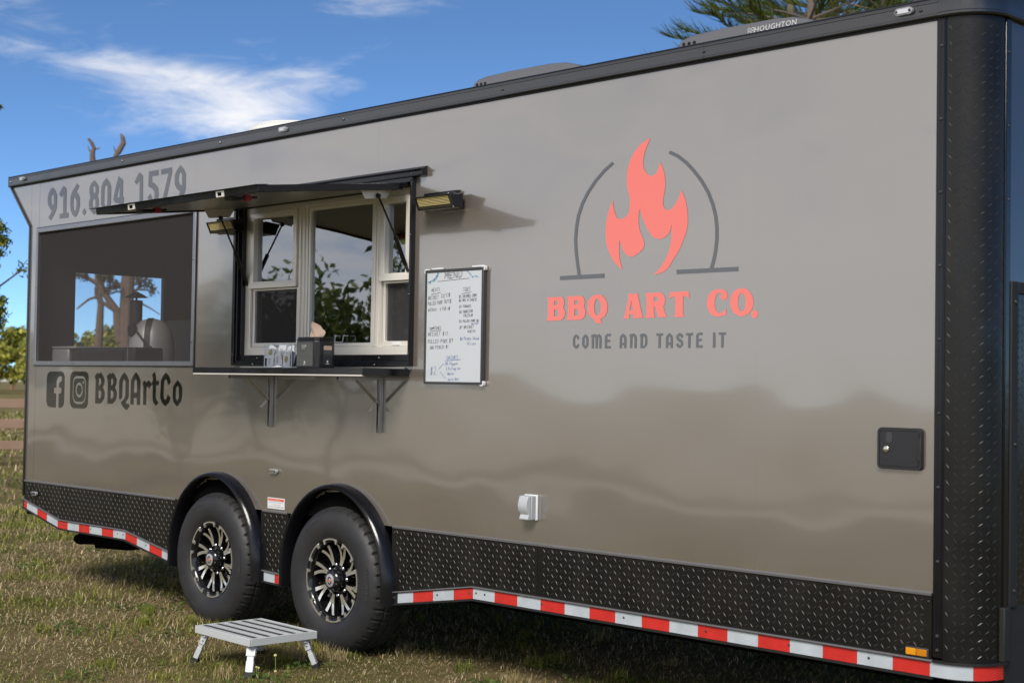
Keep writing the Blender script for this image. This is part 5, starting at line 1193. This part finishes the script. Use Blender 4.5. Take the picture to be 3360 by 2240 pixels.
def attr_mat(name, rough=.7, trans=.35):
    m, n, l = node_mat(name); at = n('ShaderNodeAttribute'); at.attribute_name = 'tint'
    d = n('ShaderNodeBsdfPrincipled'); d.inputs['Roughness'].default_value = rough; d.inputs['Specular IOR Level'].default_value = .25; t = n('ShaderNodeBsdfTranslucent')
    l(at.outputs['Color'], d.inputs['Base Color']); l(at.outputs['Color'], t.inputs[0])
    mx = n('ShaderNodeMixShader'); mx.inputs[0].default_value = trans; l(d.outputs[0], mx.inputs[1]); l(t.outputs[0], mx.inputs[2])
    o = n('ShaderNodeOutputMaterial'); l(mx.outputs[0], o.inputs[0]); return m
m_grass = attr_mat('grass_blades', .75, .25); m_leaf = attr_mat('leaves', .55, .35)
def np_mesh(name, verts, faces_flat, nper, tint=None):
    me = bpy.data.meshes.new(name); nv, nf = len(verts), len(faces_flat)//nper
    me.vertices.add(nv); me.vertices.foreach_set('co', verts.astype(np.float32).ravel())
    me.loops.add(nf*nper); me.loops.foreach_set('vertex_index', faces_flat.astype(np.int32))
    me.polygons.add(nf); me.polygons.foreach_set('loop_start', np.arange(0, nf*nper, nper, dtype=np.int32))
    try: me.polygons.foreach_set('loop_total', np.full(nf, nper, dtype=np.int32))
    except Exception: pass
    me.update(calc_edges=True)
    if tint is not None:
        a = me.attributes.new('tint', 'FLOAT_COLOR', 'POINT'); cc = np.ones((nv, 4), np.float32); cc[:, :3] = tint; a.data.foreach_set('color', cc.ravel())
    return me
RS = np.random.RandomState(11)
def vnoise(x, y, s, seed):
    g = np.random.RandomState(seed).rand(64, 64); u, v = (x*s) % 64, (y*s) % 64
    i, j = np.floor(u).astype(int), np.floor(v).astype(int); fu, fv = u-i, v-j; fu = fu*fu*(3-2*fu); fv = fv*fv*(3-2*fv)
    i1, j1 = (i+1) % 64, (j+1) % 64
    return (g[i % 64, j % 64]*(1-fu)+g[i1, j % 64]*fu)*(1-fv)+(g[i % 64, j1]*(1-fu)+g[i1, j1]*fu)*fv
def field(num, rmin, rmax, a0, a1, power):
    u = RS.rand(num); rr = (rmin**power+u*(rmax**power-rmin**power))**(1/power); a = np.radians(a0+(a1-a0)*RS.rand(num))
    return rr*np.cos(a), CAM.y+rr*np.sin(a), rr
def blades(name, num, rmin, rmax, a0, a1, power, hmin, hmax, wid, straw):
    x, y, rr = field(num, rmin, rmax, a0, a1, power)
    green = .55*vnoise(x, y, 1.7, 1)+.30*vnoise(x, y, 5.1, 2)+.25*vnoise(x, y, .45, 3)
    isg = (RS.rand(num) < np.clip((green-.50)*4.0, .05, .85)*(1-straw))
    far = np.clip(rr/8., .8, 6.)
    h = (hmin+(hmax-hmin)*RS.rand(num)**1.7)*np.where(isg, .95, .85)*(.75+.6*vnoise(x, y, 2.3, 7))*np.clip(far, .9, 2.0)
    wd = wid*(.7+.6*RS.rand(num))*np.where(isg, 1.25, .9)*far
    tilt = np.where(isg, .25+.75*RS.rand(num), .45+1.0*RS.rand(num)); az_ = 2*np.pi*RS.rand(num)
    dx, dy = np.cos(az_), np.sin(az_); wx, wy = -dy, dx
    z0 = np.where(isg, 0., .0+.012*RS.rand(num))
    V = np.zeros((num, 5, 3)); 
    for k, (t, ww) in enumerate(((0, 1.), (0, 1.), (.55, .8), (.55, .8), (1., 0.))):
        ang = tilt*(.55+.75*t); out = h*t*np.sin(ang); up = h*t*np.cos(np.minimum(ang, 1.5))
        sg = (-.5 if k % 2 == 0 else .5) if k < 4 else 0
        V[:, k, 0] = x+dx*out+wx*wd*ww*sg; V[:, k, 1] = y+dy*out+wy*wd*ww*sg; V[:, k, 2] = z0+np.maximum(up, 0.002)*(t > 0)
    base = (np.arange(num)*5)[:, None]
    Fc = (base+np.array([[0, 1, 3, 0, 3, 2, 2, 3, 4]])).ravel()
    gcol = np.array([[.17, .20, .03], [.25, .26, .05], [.12, .16, .028], [.34, .31, .08]]); scol = np.array([[.58, .46, .27], [.48, .36, .20], [.32, .23, .12], [.66, .56, .37], [.42, .30, .17]])
    ci = np.where(isg[:, None], gcol[RS.randint(0, 4, num)], scol[RS.randint(0, 5, num)])*(.75+.65*RS.rand(num))[:, None]
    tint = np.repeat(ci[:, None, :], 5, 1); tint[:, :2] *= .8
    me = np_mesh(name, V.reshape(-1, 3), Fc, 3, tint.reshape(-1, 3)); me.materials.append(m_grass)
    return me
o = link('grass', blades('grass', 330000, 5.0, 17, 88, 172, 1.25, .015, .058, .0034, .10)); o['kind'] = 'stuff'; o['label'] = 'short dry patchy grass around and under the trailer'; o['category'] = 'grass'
o = link('grass', blades('grass_far', 60000, 16, 60, 120, 168, 1.1, .03, .10, .006, .05)); o['kind'] = 'stuff'; o['label'] = 'taller yellowing grass of the field beyond the trailer'; o['category'] = 'grass'
# taller tufts: scattered, and crowding the tyres and the step's feet
def tufts(num):
    cx, cy, _ = field(190, 5.2, 12, 98, 170, 1.3); tc_ = [(xw+math.cos(a)*.10*k_-.0, .02+.2*j) for xw in WHEELS for a, k_, j in ((0, 1, 0), (3.1, 1, 0), (0, 0, 0), (0, 2, 0), (3.1, 2, 0), (0, .5, -.3), (3.1, .5, -.4), (0, 1.5, -.3))]
    cx = np.concatenate([cx, np.array([t[0] for t in tc_])]); cy = np.concatenate([cy, np.array([t[1]-.06 for t in tc_])]); nc = len(cx)
    c = RS.randint(0, nc, num); sp = (.012+.03*RS.rand(nc))[c]; x = cx[c]+RS.randn(num)*sp; y = cy[c]+RS.randn(num)*sp
    h = (.045+.05*RS.rand(nc))[c]*(.6+.5*RS.rand(num)); wd = .0034*(.7+.6*RS.rand(num)); a = 2*np.pi*RS.rand(num); tl = .15+.6*RS.rand(num)
    dx, dy = np.cos(a), np.sin(a); V = np.zeros((num, 5, 3))
    for k, (t, ww) in enumerate(((0, 1.), (0, 1.), (.55, .8), (.55, .8), (1., 0.))):
        ang = tl*(.4+.9*t); sg = (-.5 if k % 2 == 0 else .5) if k < 4 else 0
        V[:, k, 0] = x+dx*h*t*np.sin(ang)-dy*wd*ww*sg; V[:, k, 1] = y+dy*h*t*np.sin(ang)+dx*wd*ww*sg; V[:, k, 2] = h*t*np.cos(ang)
    Fc = ((np.arange(num)*5)[:, None]+np.array([[0, 1, 3, 0, 3, 2, 2, 3, 4]])).ravel()
    gc = np.array([[.22, .24, .04], [.30, .29, .06], [.40, .32, .15], [.16, .19, .035], [.46, .37, .20]])[RS.randint(0, 5, nc)][c]*(.7+.5*RS.rand(num))[:, None]
    me = np_mesh('tufts', V.reshape(-1, 3), Fc, 3, np.repeat(gc, 5, 0)); me.materials.append(m_grass); return me
o = link('grass_tufts', tufts(16000)); o['kind'] = 'stuff'; o['label'] = 'taller green tufts scattered in the dry grass and round the tyres'; o['category'] = 'grass'
# unseen sandy track, added to mirror as the pale wavy band in the paint
m_track = mat('unseen_sandy_track', (.55, .49, .40), .95, var=.25, vscale=1.3, bump=.01, bscale=9)
tk_ = MB(); tn = 60
for i in range(tn+1):
    x = -60+i*2.; wob = .35*math.sin(x*.31)+.2*math.sin(x*.83+1)
    tk_.v += [(x, -10.7+wob*1.2, .004), (x, -9.3+wob, .004)]
tk_.f = [(2*i, 2*i+2, 2*i+3, 2*i+1) for i in range(tn)]
o = part('track', tk_, m_track, None, fix=False); o['kind'] = 'structure'; o['label'] = 'unseen pale sandy track added on the serving side to mirror in the paint'; o['category'] = 'track'
m_field = mat('unseen_straw_field', (.47, .41, .30), .95, var=.30, vscale=.35, bump=.02, bscale=6)  # added out of view, pale so the horizon mirrored in the paint softens
fm = MB(); fm.add([(-400, -420, .005), (300, -420, .005), (300, -12.6, .005), (-20, -12.2, .005), (-60, -13.5, .005), (-400, -20, .005)], [(0, 1, 2, 3, 4, 5)])
o = part('field', fm, m_field, None, fix=False); o['kind'] = 'structure'; o['label'] = 'unseen pale straw field added beyond the sandy track to lighten the paint reflections'; o['category'] = 'field'
# broad-leaf weeds in patches
def weeds(num):
    cx, cy, _ = field(150, 5.2, 13, 100, 170, 1.3); cl = RS.randint(0, 150, num); sp = (.05+.10*RS.rand(150))[cl]
    x = cx[cl]+RS.randn(num)*sp; y = cy[cl]+RS.randn(num)*sp; z = .008+.030*RS.rand(num); s = .007+.009*RS.rand(num)
    a = 2*np.pi*RS.rand(num); tl = .5*RS.randn(num); V = np.zeros((num, 4, 3)); ux, uy = np.cos(a), np.sin(a)
    for k, (p, q) in enumerate(((-1, 0), (0, -.55), (1, 0), (0, .55))):
        V[:, k, 0] = x+s*(p*ux-q*uy); V[:, k, 1] = y+s*(p*uy+q*ux); V[:, k, 2] = np.maximum(.003, z+s*p*tl*.7+s*q*.4)
    Fc = ((np.arange(num)*4)[:, None]+np.array([[0, 1, 2, 3]])).ravel()
    col = np.array([[.06, .115, .02], [.10, .16, .03], [.045, .085, .02]])[RS.randint(0, 3, num)]*(.7+.6*RS.rand(num))[:, None]
    me = np_mesh('weeds', V.reshape(-1, 3), Fc, 4, np.repeat(col, 4, 0)); me.materials.append(m_grass); return me
o = link('weeds', weeds(14000)); o['kind'] = 'stuff'; o['label'] = 'patches of small green broad leaved weeds in the dry grass'; o['category'] = 'weeds'
# yellow seed-head flowers beside the step
m_stem = mat('stem_green', (.16, .19, .05), .7); m_bloom = mat('pale_bloom', (.55, .50, .20), .8, var=.2, vscale=200)
def flower(x, y, h, lean, lab, heads):
    t = thing('wildflower', lab, 'flower', (x, y, 0), 'wildflowers by the step')
    pts = [(x, y, 0), (x-lean*.3, y+lean*.2, h*.4), (x-lean*.8, y+lean*.4, h*.8), (x-lean, y+lean*.5, h)]
    part('stem', MB().tube(pts, [.0022, .002, .0018, .0015], 6), m_stem, t, smooth=True)
    for f_, r_ in heads:
        px_ = (x-lean*f_, y+lean*f_*.5, h*f_); part('bloom', MB().lathe([(.0005, -r_), (r_*.7, -r_*.6), (r_, 0), (r_*.8, r_*.6), (.0005, r_*.9)], 9, 'Z', c=px_), m_bloom, t)
flower(-5.93, -.66, .115, .012, 'tall pale yellow wildflower growing by the step leg', [(1., .0085), (.35, .0075)])
flower(-6.03, -.70, .05, .006, 'short pale wildflower close under the step', [(1., .006)])
flower(-6.00, -.71, .055, -.006, 'small twin of the wildflower under the step, set closer to the foot', [(1., .006)])

# ================================================================== FENCES
m_wood = mat('weathered_board', (.30, .195, .135), .8, var=.25, vscale=3, bump=.002, bscale=20)
m_wood2 = mat('far_board', (.30, .17, .11), .85, var=.2, vscale=1)
ft = thing('wooden_fence', 'brown wooden three rail paddock fence across the field', 'fence', (-22.5, 5.97, 0))
fd = Vector((.434, .90, 0)); fc = Vector((-22.5, 5.97, 0))
for i in range(-4, 5):
    p = fc+fd*(i*2.4+1.55)
    part('post', MB().box(p.x-.07, p.x+.07, p.y-.07, p.y+.07, 0, 1.16), m_wood, ft, bevel=.01)
    for z in (1.0, .665, .345):
        jz = RS.uniform(-.015, .015)
        part('rail', MB().bar(p+Vector((.09, -.045, z+jz)), p+fd*2.39+Vector((.09, -.045, z+jz+.01)), .035, .14), m_wood, ft, bevel=.006)
ff = thing('wooden_fence', 'distant long brown fence with white kickboard below the tree line', 'fence', (-135, 60, 0))
f2d = Vector((.434, .90, 0)); f2c = Vector((-135.0, 60.0, 0))
for i in range(-8, 9):
    p = f2c+f2d*(i*6.0)
    part('post', MB().box(p.x-.12, p.x+.12, p.y-.12, p.y+.12, 0, 1.8), m_wood2, ff)
    part('rail', MB().bar(p+Vector((.2, 0, 1.5)), p+f2d*5.98+Vector((.2, 0, 1.5)), .06, .50), m_wood2, ff)
    part('kickboard', MB().bar(p+Vector((.2, 0, .95)), p+f2d*5.98+Vector((.2, 0, .95)), .06, .28), m_white, ff)

# ================================================================== TREES
def leaf_quads(P, S, cols, rs, aspect=.5, droop=0.):
    n_ = len(P); d = rs.randn(n_, 3); d[:, 2] -= droop; d /= np.linalg.norm(d, axis=1)[:, None]; q = rs.randn(n_, 3); q -= (q*d).sum(1)[:, None]*d; q /= np.linalg.norm(q, axis=1)[:, None]
    V = np.zeros((n_, 4, 3)); s = S[:, None]
    V[:, 0] = P-d*s; V[:, 1] = P-q*s*aspect+d*s*.1; V[:, 2] = P+d*s; V[:, 3] = P+q*s*aspect+d*s*.1
    Fc = ((np.arange(n_)*4)[:, None]+np.array([[0, 1, 2, 3]])).ravel()
    return V.reshape(-1, 3), Fc, np.repeat(cols, 4, 0)
def crown_mesh(name, P, S, pal, rs, aspect=.5, droop=0.):
    pal = np.array(pal); cols = pal[rs.randint(0, len(pal), len(P))]*(.7+.6*rs.rand(len(P)))[:, None]
    v, f, t = leaf_quads(P, S, cols, rs, aspect, droop); me = np_mesh(name, v, f, 4, t); me.materials.append(m_leaf); return me
m_bark = mat('grey_bark', (.16, .13, .105), .9, var=.35, vscale=6, bump=.012, bscale=14)
m_barkd = mat('brown_bark', (.15, .105, .08), .9, var=.3, vscale=5, bump=.01, bscale=12)
def grow(mb, rs, p, d, ln, r, lev, maxlev, tips, spread=.6, nchild=(2, 4), up=.15, n=6, wob=.18, shrink=.68):
    seg = 5 if lev < 2 else 3; pts, rad = [Vector(p)], [r]; dd = Vector(d).normalized()
    for k in range(seg):
        dd = (dd+Vector(rs.randn(3))*wob*.5+Vector((0, 0, up*.25))).normalized(); pts.append(pts[-1]+dd*ln/seg); rad.append(r*(1-(k+1)/seg*.45))
    mb.tube(pts, rad, n if lev < 2 else 4, caps=lev == 0)
    if lev >= maxlev-1: tips += pts[1:]
    if lev < maxlev:
        for k in range(rs.randint(*nchild)):
            t = .45+.55*rs.rand(); i = min(int(t*seg), seg-1); q = pts[i].lerp(pts[i+1], t*seg-i)
            ax = Vector(rs.randn(3)); nd_ = (dd+(ax-dd*ax.dot(dd)).normalized()*spread*(.7+.7*rs.rand())).normalized()
            grow(mb, rs, q, nd_, ln*shrink*(.8+.4*rs.rand()), rad[i]*.62, lev+1, maxlev, tips, spread, nchild, up, n, wob, shrink)
        grow(mb, rs, pts[-1], dd, ln*shrink, rad[-1], lev+1, maxlev, tips, spread, nchild, up, n, wob, shrink)
def broad_tree(name, seed, h, r, pal, nleaf, ls, maxlev=4, spread=.75, clump=.35, trunk_frac=.3, lean=(0, 0), bark=None):
    rs = np.random.RandomState(seed); mb = MB(); tips = []
    grow(mb, rs, (0, 0, -.1), (lean[0], lean[1], 1), h*trunk_frac, r, 0, maxlev, tips, spread, (2, 4), .12, 7, .2, .72)
    T_ = np.array([tuple(t) for t in tips]); P = T_[rs.randint(0, len(T_), nleaf)]+rs.randn(nleaf, 3)*clump
    P = P[P[:, 2] > .15]; return mb.mesh(name+'_trunk'), crown_mesh(name+'_crown', P, ls*(.6+.8*rs.rand(len(P))), pal, rs)
def place(name, label, cat, meshes, loc, rz=0., sc=1., group=None, bark=None):
    t = thing(name, label, cat, loc, group, rz); t.scale = (sc, sc, sc)
    for nm, me in zip(('trunk', 'crown'), meshes):
        if me is None: continue
        if nm == 'trunk' and len(me.materials) == 0: me.materials.append(bark or m_bark)
        o = bpy.data.objects.new(nm, me); C.objects.link(o); o.parent = t
    return t
def polar(azd, dist): return (dist*math.cos(R(azd)), CAM.y+dist*math.sin(R(azd)), 0)
YG = [(.38, .39, .065), (.50, .47, .10), (.26, .29, .055), (.55, .50, .14)]
DG = [(.05, .085, .018), (.08, .115, .025), (.035, .06, .015), (.11, .13, .03)]
# far tree line all round the field: three crowns shared between trees
def far_tree(seed, h, w_, pal):
    rs = np.random.RandomState(seed); nb = 26; ctr = np.stack([rs.randn(nb)*w_*.33, rs.randn(nb)*w_*.33, h*(.18+.72*rs.rand(nb)**.8)], 1)
    ctr[:, :2] *= (1.15-.75*(ctr[:, 2]/h)**2)[:, None]; k = rs.randint(0, nb, 3600); rad = (.10+.10*rs.rand(nb))[k]*h
    d = rs.randn(3600, 3); d /= np.linalg.norm(d, axis=1)[:, None]; P = ctr[k]+d*(rad*(.55+.5*rs.rand(3600)))[:, None]; P[:, 2] = np.maximum(P[:, 2], .1)
    mb = MB(); mb.tube([(0, 0, -.1), (.1, 0, h*.3), (.0, .1, h*.6)], [.16, .12, .06], 6)
    for q in range(5): mb.tube([(0, 0, h*(.2+.06*q)), tuple(ctr[q])], [.06, .02], 4)
    return mb.mesh('far_trunk'), crown_mesh('far_crown', P, np.full(len(P), .26)*(.6+.8*rs.rand(len(P))), pal, rs, .6)
FT = [far_tree(21, 6.2, 6.0, YG), far_tree(22, 7.0, 5.2, YG[:3]+DG[3:]), far_tree(23, 5.2, 6.4, YG[:2]+DG[1:2]+DG[3:])]
rr_ = random.Random(9); azs = []
a = 115.
while a < 168: azs.append((a, rr_.uniform(120, 150), (0, 0, 1, 1, 2)[rr_.randrange(5)])); a += rr_.uniform(.8, 1.3)
for azd, dist, k in azs:
    place('broadleaf_tree', 'sunlit yellow green tree in the far tree line beyond the paddock', 'tree', FT[k], polar(azd, dist), rr_.uniform(0, 6), rr_.uniform(.70, .92), 'far tree line beyond the paddock')
a = 172.
while a < 211: 
    place('broadleaf_tree', 'tree of the line across the straw field opposite the serving window', 'tree', FT[rr_.randrange(3)], polar(a, rr_.uniform(150, 220) if a < 211 else rr_.uniform(190, 330)), rr_.uniform(0, 6), rr_.uniform(.75, 1.1) if a < 211 else rr_.uniform(.45, .85), 'tree line opposite the serving side'); a += rr_.uniform(1.6, 3.0) if a < 211 else rr_.uniform(1.4, 2.6)
# nearer sparse tree whose reflection shows in the serving window
rfl = broad_tree('pepper_tree', 5, 3.2, .075, [(.13, .19, .035), (.19, .24, .05), (.09, .13, .03), (.28, .30, .09)], 2900, .062, 4, .85, .16, .34)
place('pepper_tree', 'small open leafy tree mirrored in the serving window', 'tree', rfl, (-15.6, -7.2, 0), 1.0, 1.08, bark=m_barkd)
rfl2 = broad_tree('pepper_tree_b', 8, 3.0, .07, [(.13, .19, .035), (.19, .24, .05), (.09, .13, .03)], 2300, .06, 4, .85, .16, .34)
place('pepper_tree', 'second leafy tree growing next to the mirrored one across from the trailer', 'tree', rfl2, (-17.5, -6.0, 0), 2.2, 1.0, bark=m_barkd)
place('pepper_tree', 'leafy tree closing the row opposite the trailer rear', 'tree', rfl2, (-22.5, -10.5, 0), .4, 1.25, bark=m_barkd)

# dead-topped pine behind the trailer, seen over the roof and through the porch
rs = np.random.RandomState(4); mb = MB(); base = Vector(polar(150.25, 44.0))
def pxpt(px, py, dist):   # a point on a sight line at a given ground distance
    d = ray(px, py); t = dist/math.hypot(d.x, d.y); return CAM+d*t
zz_ = zoomer(200, 860, 440/1916)
D = 44.
def limb(pts, rads, n=8, dd=0.): mb.tube([pxpt(*zz_(*p), D+dd*i/len(pts))-base if len(p) == 2 else Vector(p)-base for i, p in enumerate(pts)], rads, n)
mb.tube([Vector((0, 0, -.2)), pxpt(*zz_(925, 1150), D)-base, pxpt(*zz_(935, 700), D)-base, pxpt(*zz_(960, 200), D)-base, pxpt(430, 700, D)-base, pxpt(425, 560, D)-base], [.30, .215, .20, .185, .15, .12], 10)
limb([(860,1140),(815,920),(800,700),(700,560),(600,420),(545,300),(560,200)], [.16, .14, .12, .10, .085, .07, .06])
limb([(545,320),(440,260),(330,200),(215,175)], [.07, .06, .05, .035])
limb([(600,420),(590,280),(600,160)], [.07, .055, .05])
limb([(780,690),(680,630),(590,570),(540,500)], [.07, .06, .05, .04])
limb([(550,520),(480,505),(400,530),(320,590),(225,670)], [.045, .04, .035, .03, .02])
limb([(500,360),(500,460),(570,560)], [.05, .05, .05])
limb([(900,430),(800,420),(720,450),(650,480)], [.03, .026, .02, .014])
limb([(1000,420),(1080,400),(1130,330),(1180,250),(1300,180)], [.06, .045, .035, .025, .015])
limb([(1090,390),(1230,400),(1310,420)], [.03, .022, .014])
limb([(1000,560),(1150,590),(1280,660),(1420,750)], [.04, .03, .02, .012])
# bare tops over the roof line
def top(pts, rads): mb.tube([pxpt(*p, D)-base for p in pts], rads, 7)
top([(425,560),(405,540),(378,515),(388,500),(405,470),(402,450),(395,438)], [.12, .11, .09, .085, .08, .06, .01])
top([(385,505),(376,492),(372,478)], [.04, .02, .006])
top([(425,600),(360,600),(310,560),(304,528),(303,505),(308,485),(300,468),(290,455)], [.12, .10, .09, .085, .075, .055, .05, .035])
top([(303,505),(293,492),(288,478)], [.04, .02, .008]); top([(308,490),(322,488),(329,485)], [.03, .02, .008])
dead = mb.mesh('dead_pine_trunk'); 
PT = []
for (x, y, s, nn) in [(240,170,26,60),(330,200,22,60),(620,180,40,90),(700,230,36,110),(780,340,40,110),(560,210,26,60),(1160,270,40,70),(1310,400,34,60),(1100,260,30,60),(670,400,30,50),(1250,300,40,50)]:
    for q in range(nn): PT.append(tuple(pxpt(*zz_(x+rs.randn()*s, y+rs.randn()*s*1.1), D+rs.randn()*.3)-base))
PT = np.array(PT); dcr = crown_mesh('dead_pine_crown', PT, np.full(len(PT), .085), [(.10, .085, .05), (.15, .12, .07), (.07, .075, .03)], rs, .28)
place('pine_tree', 'tall bare topped pine with forked trunk seen through the porch screen', 'tree', (dead, dcr), base, bark=m_barkd)
mb2 = MB(); b2 = Vector(polar(151.35, 60.0))
mb2.tube([Vector((0, 0, -.2)), pxpt(*zz_(540, 1140), 60)-b2, pxpt(*zz_(555, 850), 60)-b2, pxpt(*zz_(570, 600), 60)-b2, pxpt(*zz_(520, 330), 60)-b2, pxpt(*zz_(500, 120), 60)-b2], [.24, .17, .15, .13, .10, .06], 8)
place('pine_tree', 'slim bare trunk beside the forked pine seen through the porch screen', 'tree', (mb2.mesh('slim_trunk'), None), b2, bark=m_barkd)
for i, (px_, py_, dist, h_) in enumerate([(265, 1090, 75, 2.9), (330, 1085, 80, 3.2), (385, 1095, 72, 2.8), (500, 1050, 78, 3.2), (560, 1080, 76, 2.9)]):
    q = pxpt(px_, py_, dist); place('shrub', 'yellow green shrub growing under the forked pine', 'shrub', FT[(0, 2)[i % 2]], (q.x, q.y, 0), i*1.3, h_/(7.2, 1, 6.0)[(0, 2)[i % 2]], 'shrubs under the forked pine')
# leafy tree whose branch tips reach in past the trailer's rear edge
rs = np.random.RandomState(31); mb3 = MB(); dl = 19.0; bl = Vector(polar(160.5, dl)); tips = []
mb3.tube([(0, 0, -.1), (.1, 0, 1.2), (.0, .1, 2.6), (.1, .1, 4.2)], [.16, .13, .10, .05], 8)
PL = []
def spray(px, py, s, nn, fr):
    e_ = pxpt(px, py, dl)-bl; s0 = Vector((0, 0, fr)); mid = s0.lerp(e_, .5)+Vector((0, 0, .15)); mb3.tube([s0, mid, e_], [.035, .02, .006], 5)
    for q in range(nn): PL.append(tuple(e_+Vector(rs.randn(3))*s))
    for q in range(nn): t_ = .3+.45*rs.rand(); PL.append(tuple(s0.lerp(e_, t_)+Vector(rs.randn(3))*s*1.6))
for px_, py_, s, nn in [(2, 750, .045, 150), (8, 790, .04, 140), (-6, 825, .05, 120), (-8, 985, .05, 160), (0, 1025, .045, 150), (-8, 1060, .045, 120), (-10, 352, .03, 50)]: spray(px_, py_, s, nn, 1.2+max(0, (1180-py_))*.0028)
e_ = pxpt(88, 868, dl)-bl
for end in ((90, 852), (52, 900), (75, 885), (40, 892)): mb3.tube([pxpt(-30, 960, dl)-bl, pxpt(45, 905, dl)-bl, pxpt(*end, dl)-bl], [.014, .010, .004], 5)
PW = [tuple(pxpt(70+rs.randn()*14, 882+rs.randn()*12, dl)-bl) for q in range(40)]
PL = np.array(PL+PW); lcr = crown_mesh('branch_crown', PL, .034*(.6+.8*rs.rand(len(PL))), DG[:2]+YG[:1], rs, .32)
place('oak_tree', 'leafy tree whose branch tips reach past the trailer rear edge', 'tree', (mb3.mesh('branch_trunk'), lcr), bl, bark=m_barkd)
# small tree top just over the roof line
q = pxpt(2125, 172, 40.); rt = far_tree(24, q.z*.88, 3.5, DG); place('broadleaf_tree', 'single tree top just showing over the trailer roof between the air conditioners', 'tree', rt, (q.x, q.y, 0), .5)

# Norfolk-pine like conifer behind the front of the trailer
def conifer():
    rs = np.random.RandomState(12); mb = MB(); dist = 22.; q0 = pxpt(2655, 200, dist); base = Vector((q0.x, q0.y, 0)); H_ = 9.6
    mb.tube([(0, 0, -.2), (.02, 0, 3), (.0, .02, 5.5), (.03, .0, 7.6), (.05, 0, H_)], [.16, .125, .085, .05, .012], 9)
    P, Dr, Ln = [], [], []
    zmid = pxpt(2672, 66, dist).z; zc_ = zmid-.62*6; wv = 0
    while zc_ < H_-.3:
        nb = 7; ln = (H_-zc_)*.42+.45
        for k in range(nb):
            a = 2*math.pi*(k+.5*(wv % 2))/nb+rs.uniform(-.25, .25); dx, dy = math.cos(a), math.sin(a)
            pts = [Vector((dx*ln*t, dy*ln*t, zc_+ln*(.13*t+.10*t*t)+rs.uniform(-.02, .02))) for t in (0, .25, .5, .75, 1.)]
            mb.tube(pts, [.026, .020, .015, .010, .006], 5)
            for j in range(84):                              # cord-like branchlets turning upward
                t = .30+.70*((j+rs.rand())/84)**.8; i = min(int(t*4), 3); p = pts[i].lerp(pts[i+1], t*4-i)
                sd = 1 if j % 2 else -1; side = Vector((-dy, dx, 0))*sd
                d0 = (side*(.65-.3*t)*rs.uniform(.3, 1.2)+Vector((dx, dy, 0))*(.50+.3*t)+Vector((0, 0, rs.uniform(-.15, .75)))).normalized()
                l_ = (.40-.12*t)*(.55+.7*rs.rand()); d1 = (d0+Vector((0, 0, .95))).normalized()
                P.append((p, d0, d1, l_))
        zc_ += .62; wv += 1
    # needles on each branchlet
    V, Fc, Tn = [], [], []
    for p, d0, d1, l_ in P:
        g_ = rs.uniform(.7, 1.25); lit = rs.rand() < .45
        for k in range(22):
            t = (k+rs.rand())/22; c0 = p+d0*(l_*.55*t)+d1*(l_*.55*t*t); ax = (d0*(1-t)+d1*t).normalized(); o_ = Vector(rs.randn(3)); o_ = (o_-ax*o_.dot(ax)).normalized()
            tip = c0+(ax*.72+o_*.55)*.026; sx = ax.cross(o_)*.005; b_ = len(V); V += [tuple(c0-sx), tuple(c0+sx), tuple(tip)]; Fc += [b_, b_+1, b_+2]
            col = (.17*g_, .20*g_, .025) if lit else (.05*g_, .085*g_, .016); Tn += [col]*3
        q1, q2 = p+d0*(l_*.3)+d1*(l_*.15), p+d0*(l_*.55)+d1*(l_*.55); sx = d0.cross(d1).normalized()
        for ww in (sx*.0055, sx.cross(d1).normalized()*.0055):
            b_ = len(V); V += [tuple(p-ww), tuple(p+ww), tuple(q1+ww), tuple(p-ww), tuple(q1+ww), tuple(q1-ww), tuple(q1-ww), tuple(q1+ww), tuple(q2)]; Fc += list(range(b_, b_+9)); Tn += [col]*9
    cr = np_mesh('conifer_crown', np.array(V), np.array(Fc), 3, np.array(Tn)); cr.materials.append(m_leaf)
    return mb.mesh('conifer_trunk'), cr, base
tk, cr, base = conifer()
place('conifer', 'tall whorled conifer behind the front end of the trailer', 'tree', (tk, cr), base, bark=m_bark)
zm_ = pxpt(2672, 66, 22.).z
q0 = pxpt(2905, 40, 26.); place('conifer', 'second darker conifer beside the front corner of the trailer', 'tree', (tk, cr), (q0.x, q0.y, 0), 2.1, q0.z/zm_)
q0 = pxpt(2745, 62, 31.); place('conifer', 'slender conifer showing between the two nearer ones over the roof', 'tree', (tk, cr), (q0.x, q0.y, 0), 4.0, q0.z/zm_)
q0 = pxpt(2590, 75, 28.); place('conifer', 'conifer whose tufts rise behind the lettered air conditioner', 'tree', (tk, cr), (q0.x, q0.y, 0), .7, q0.z/zm_)
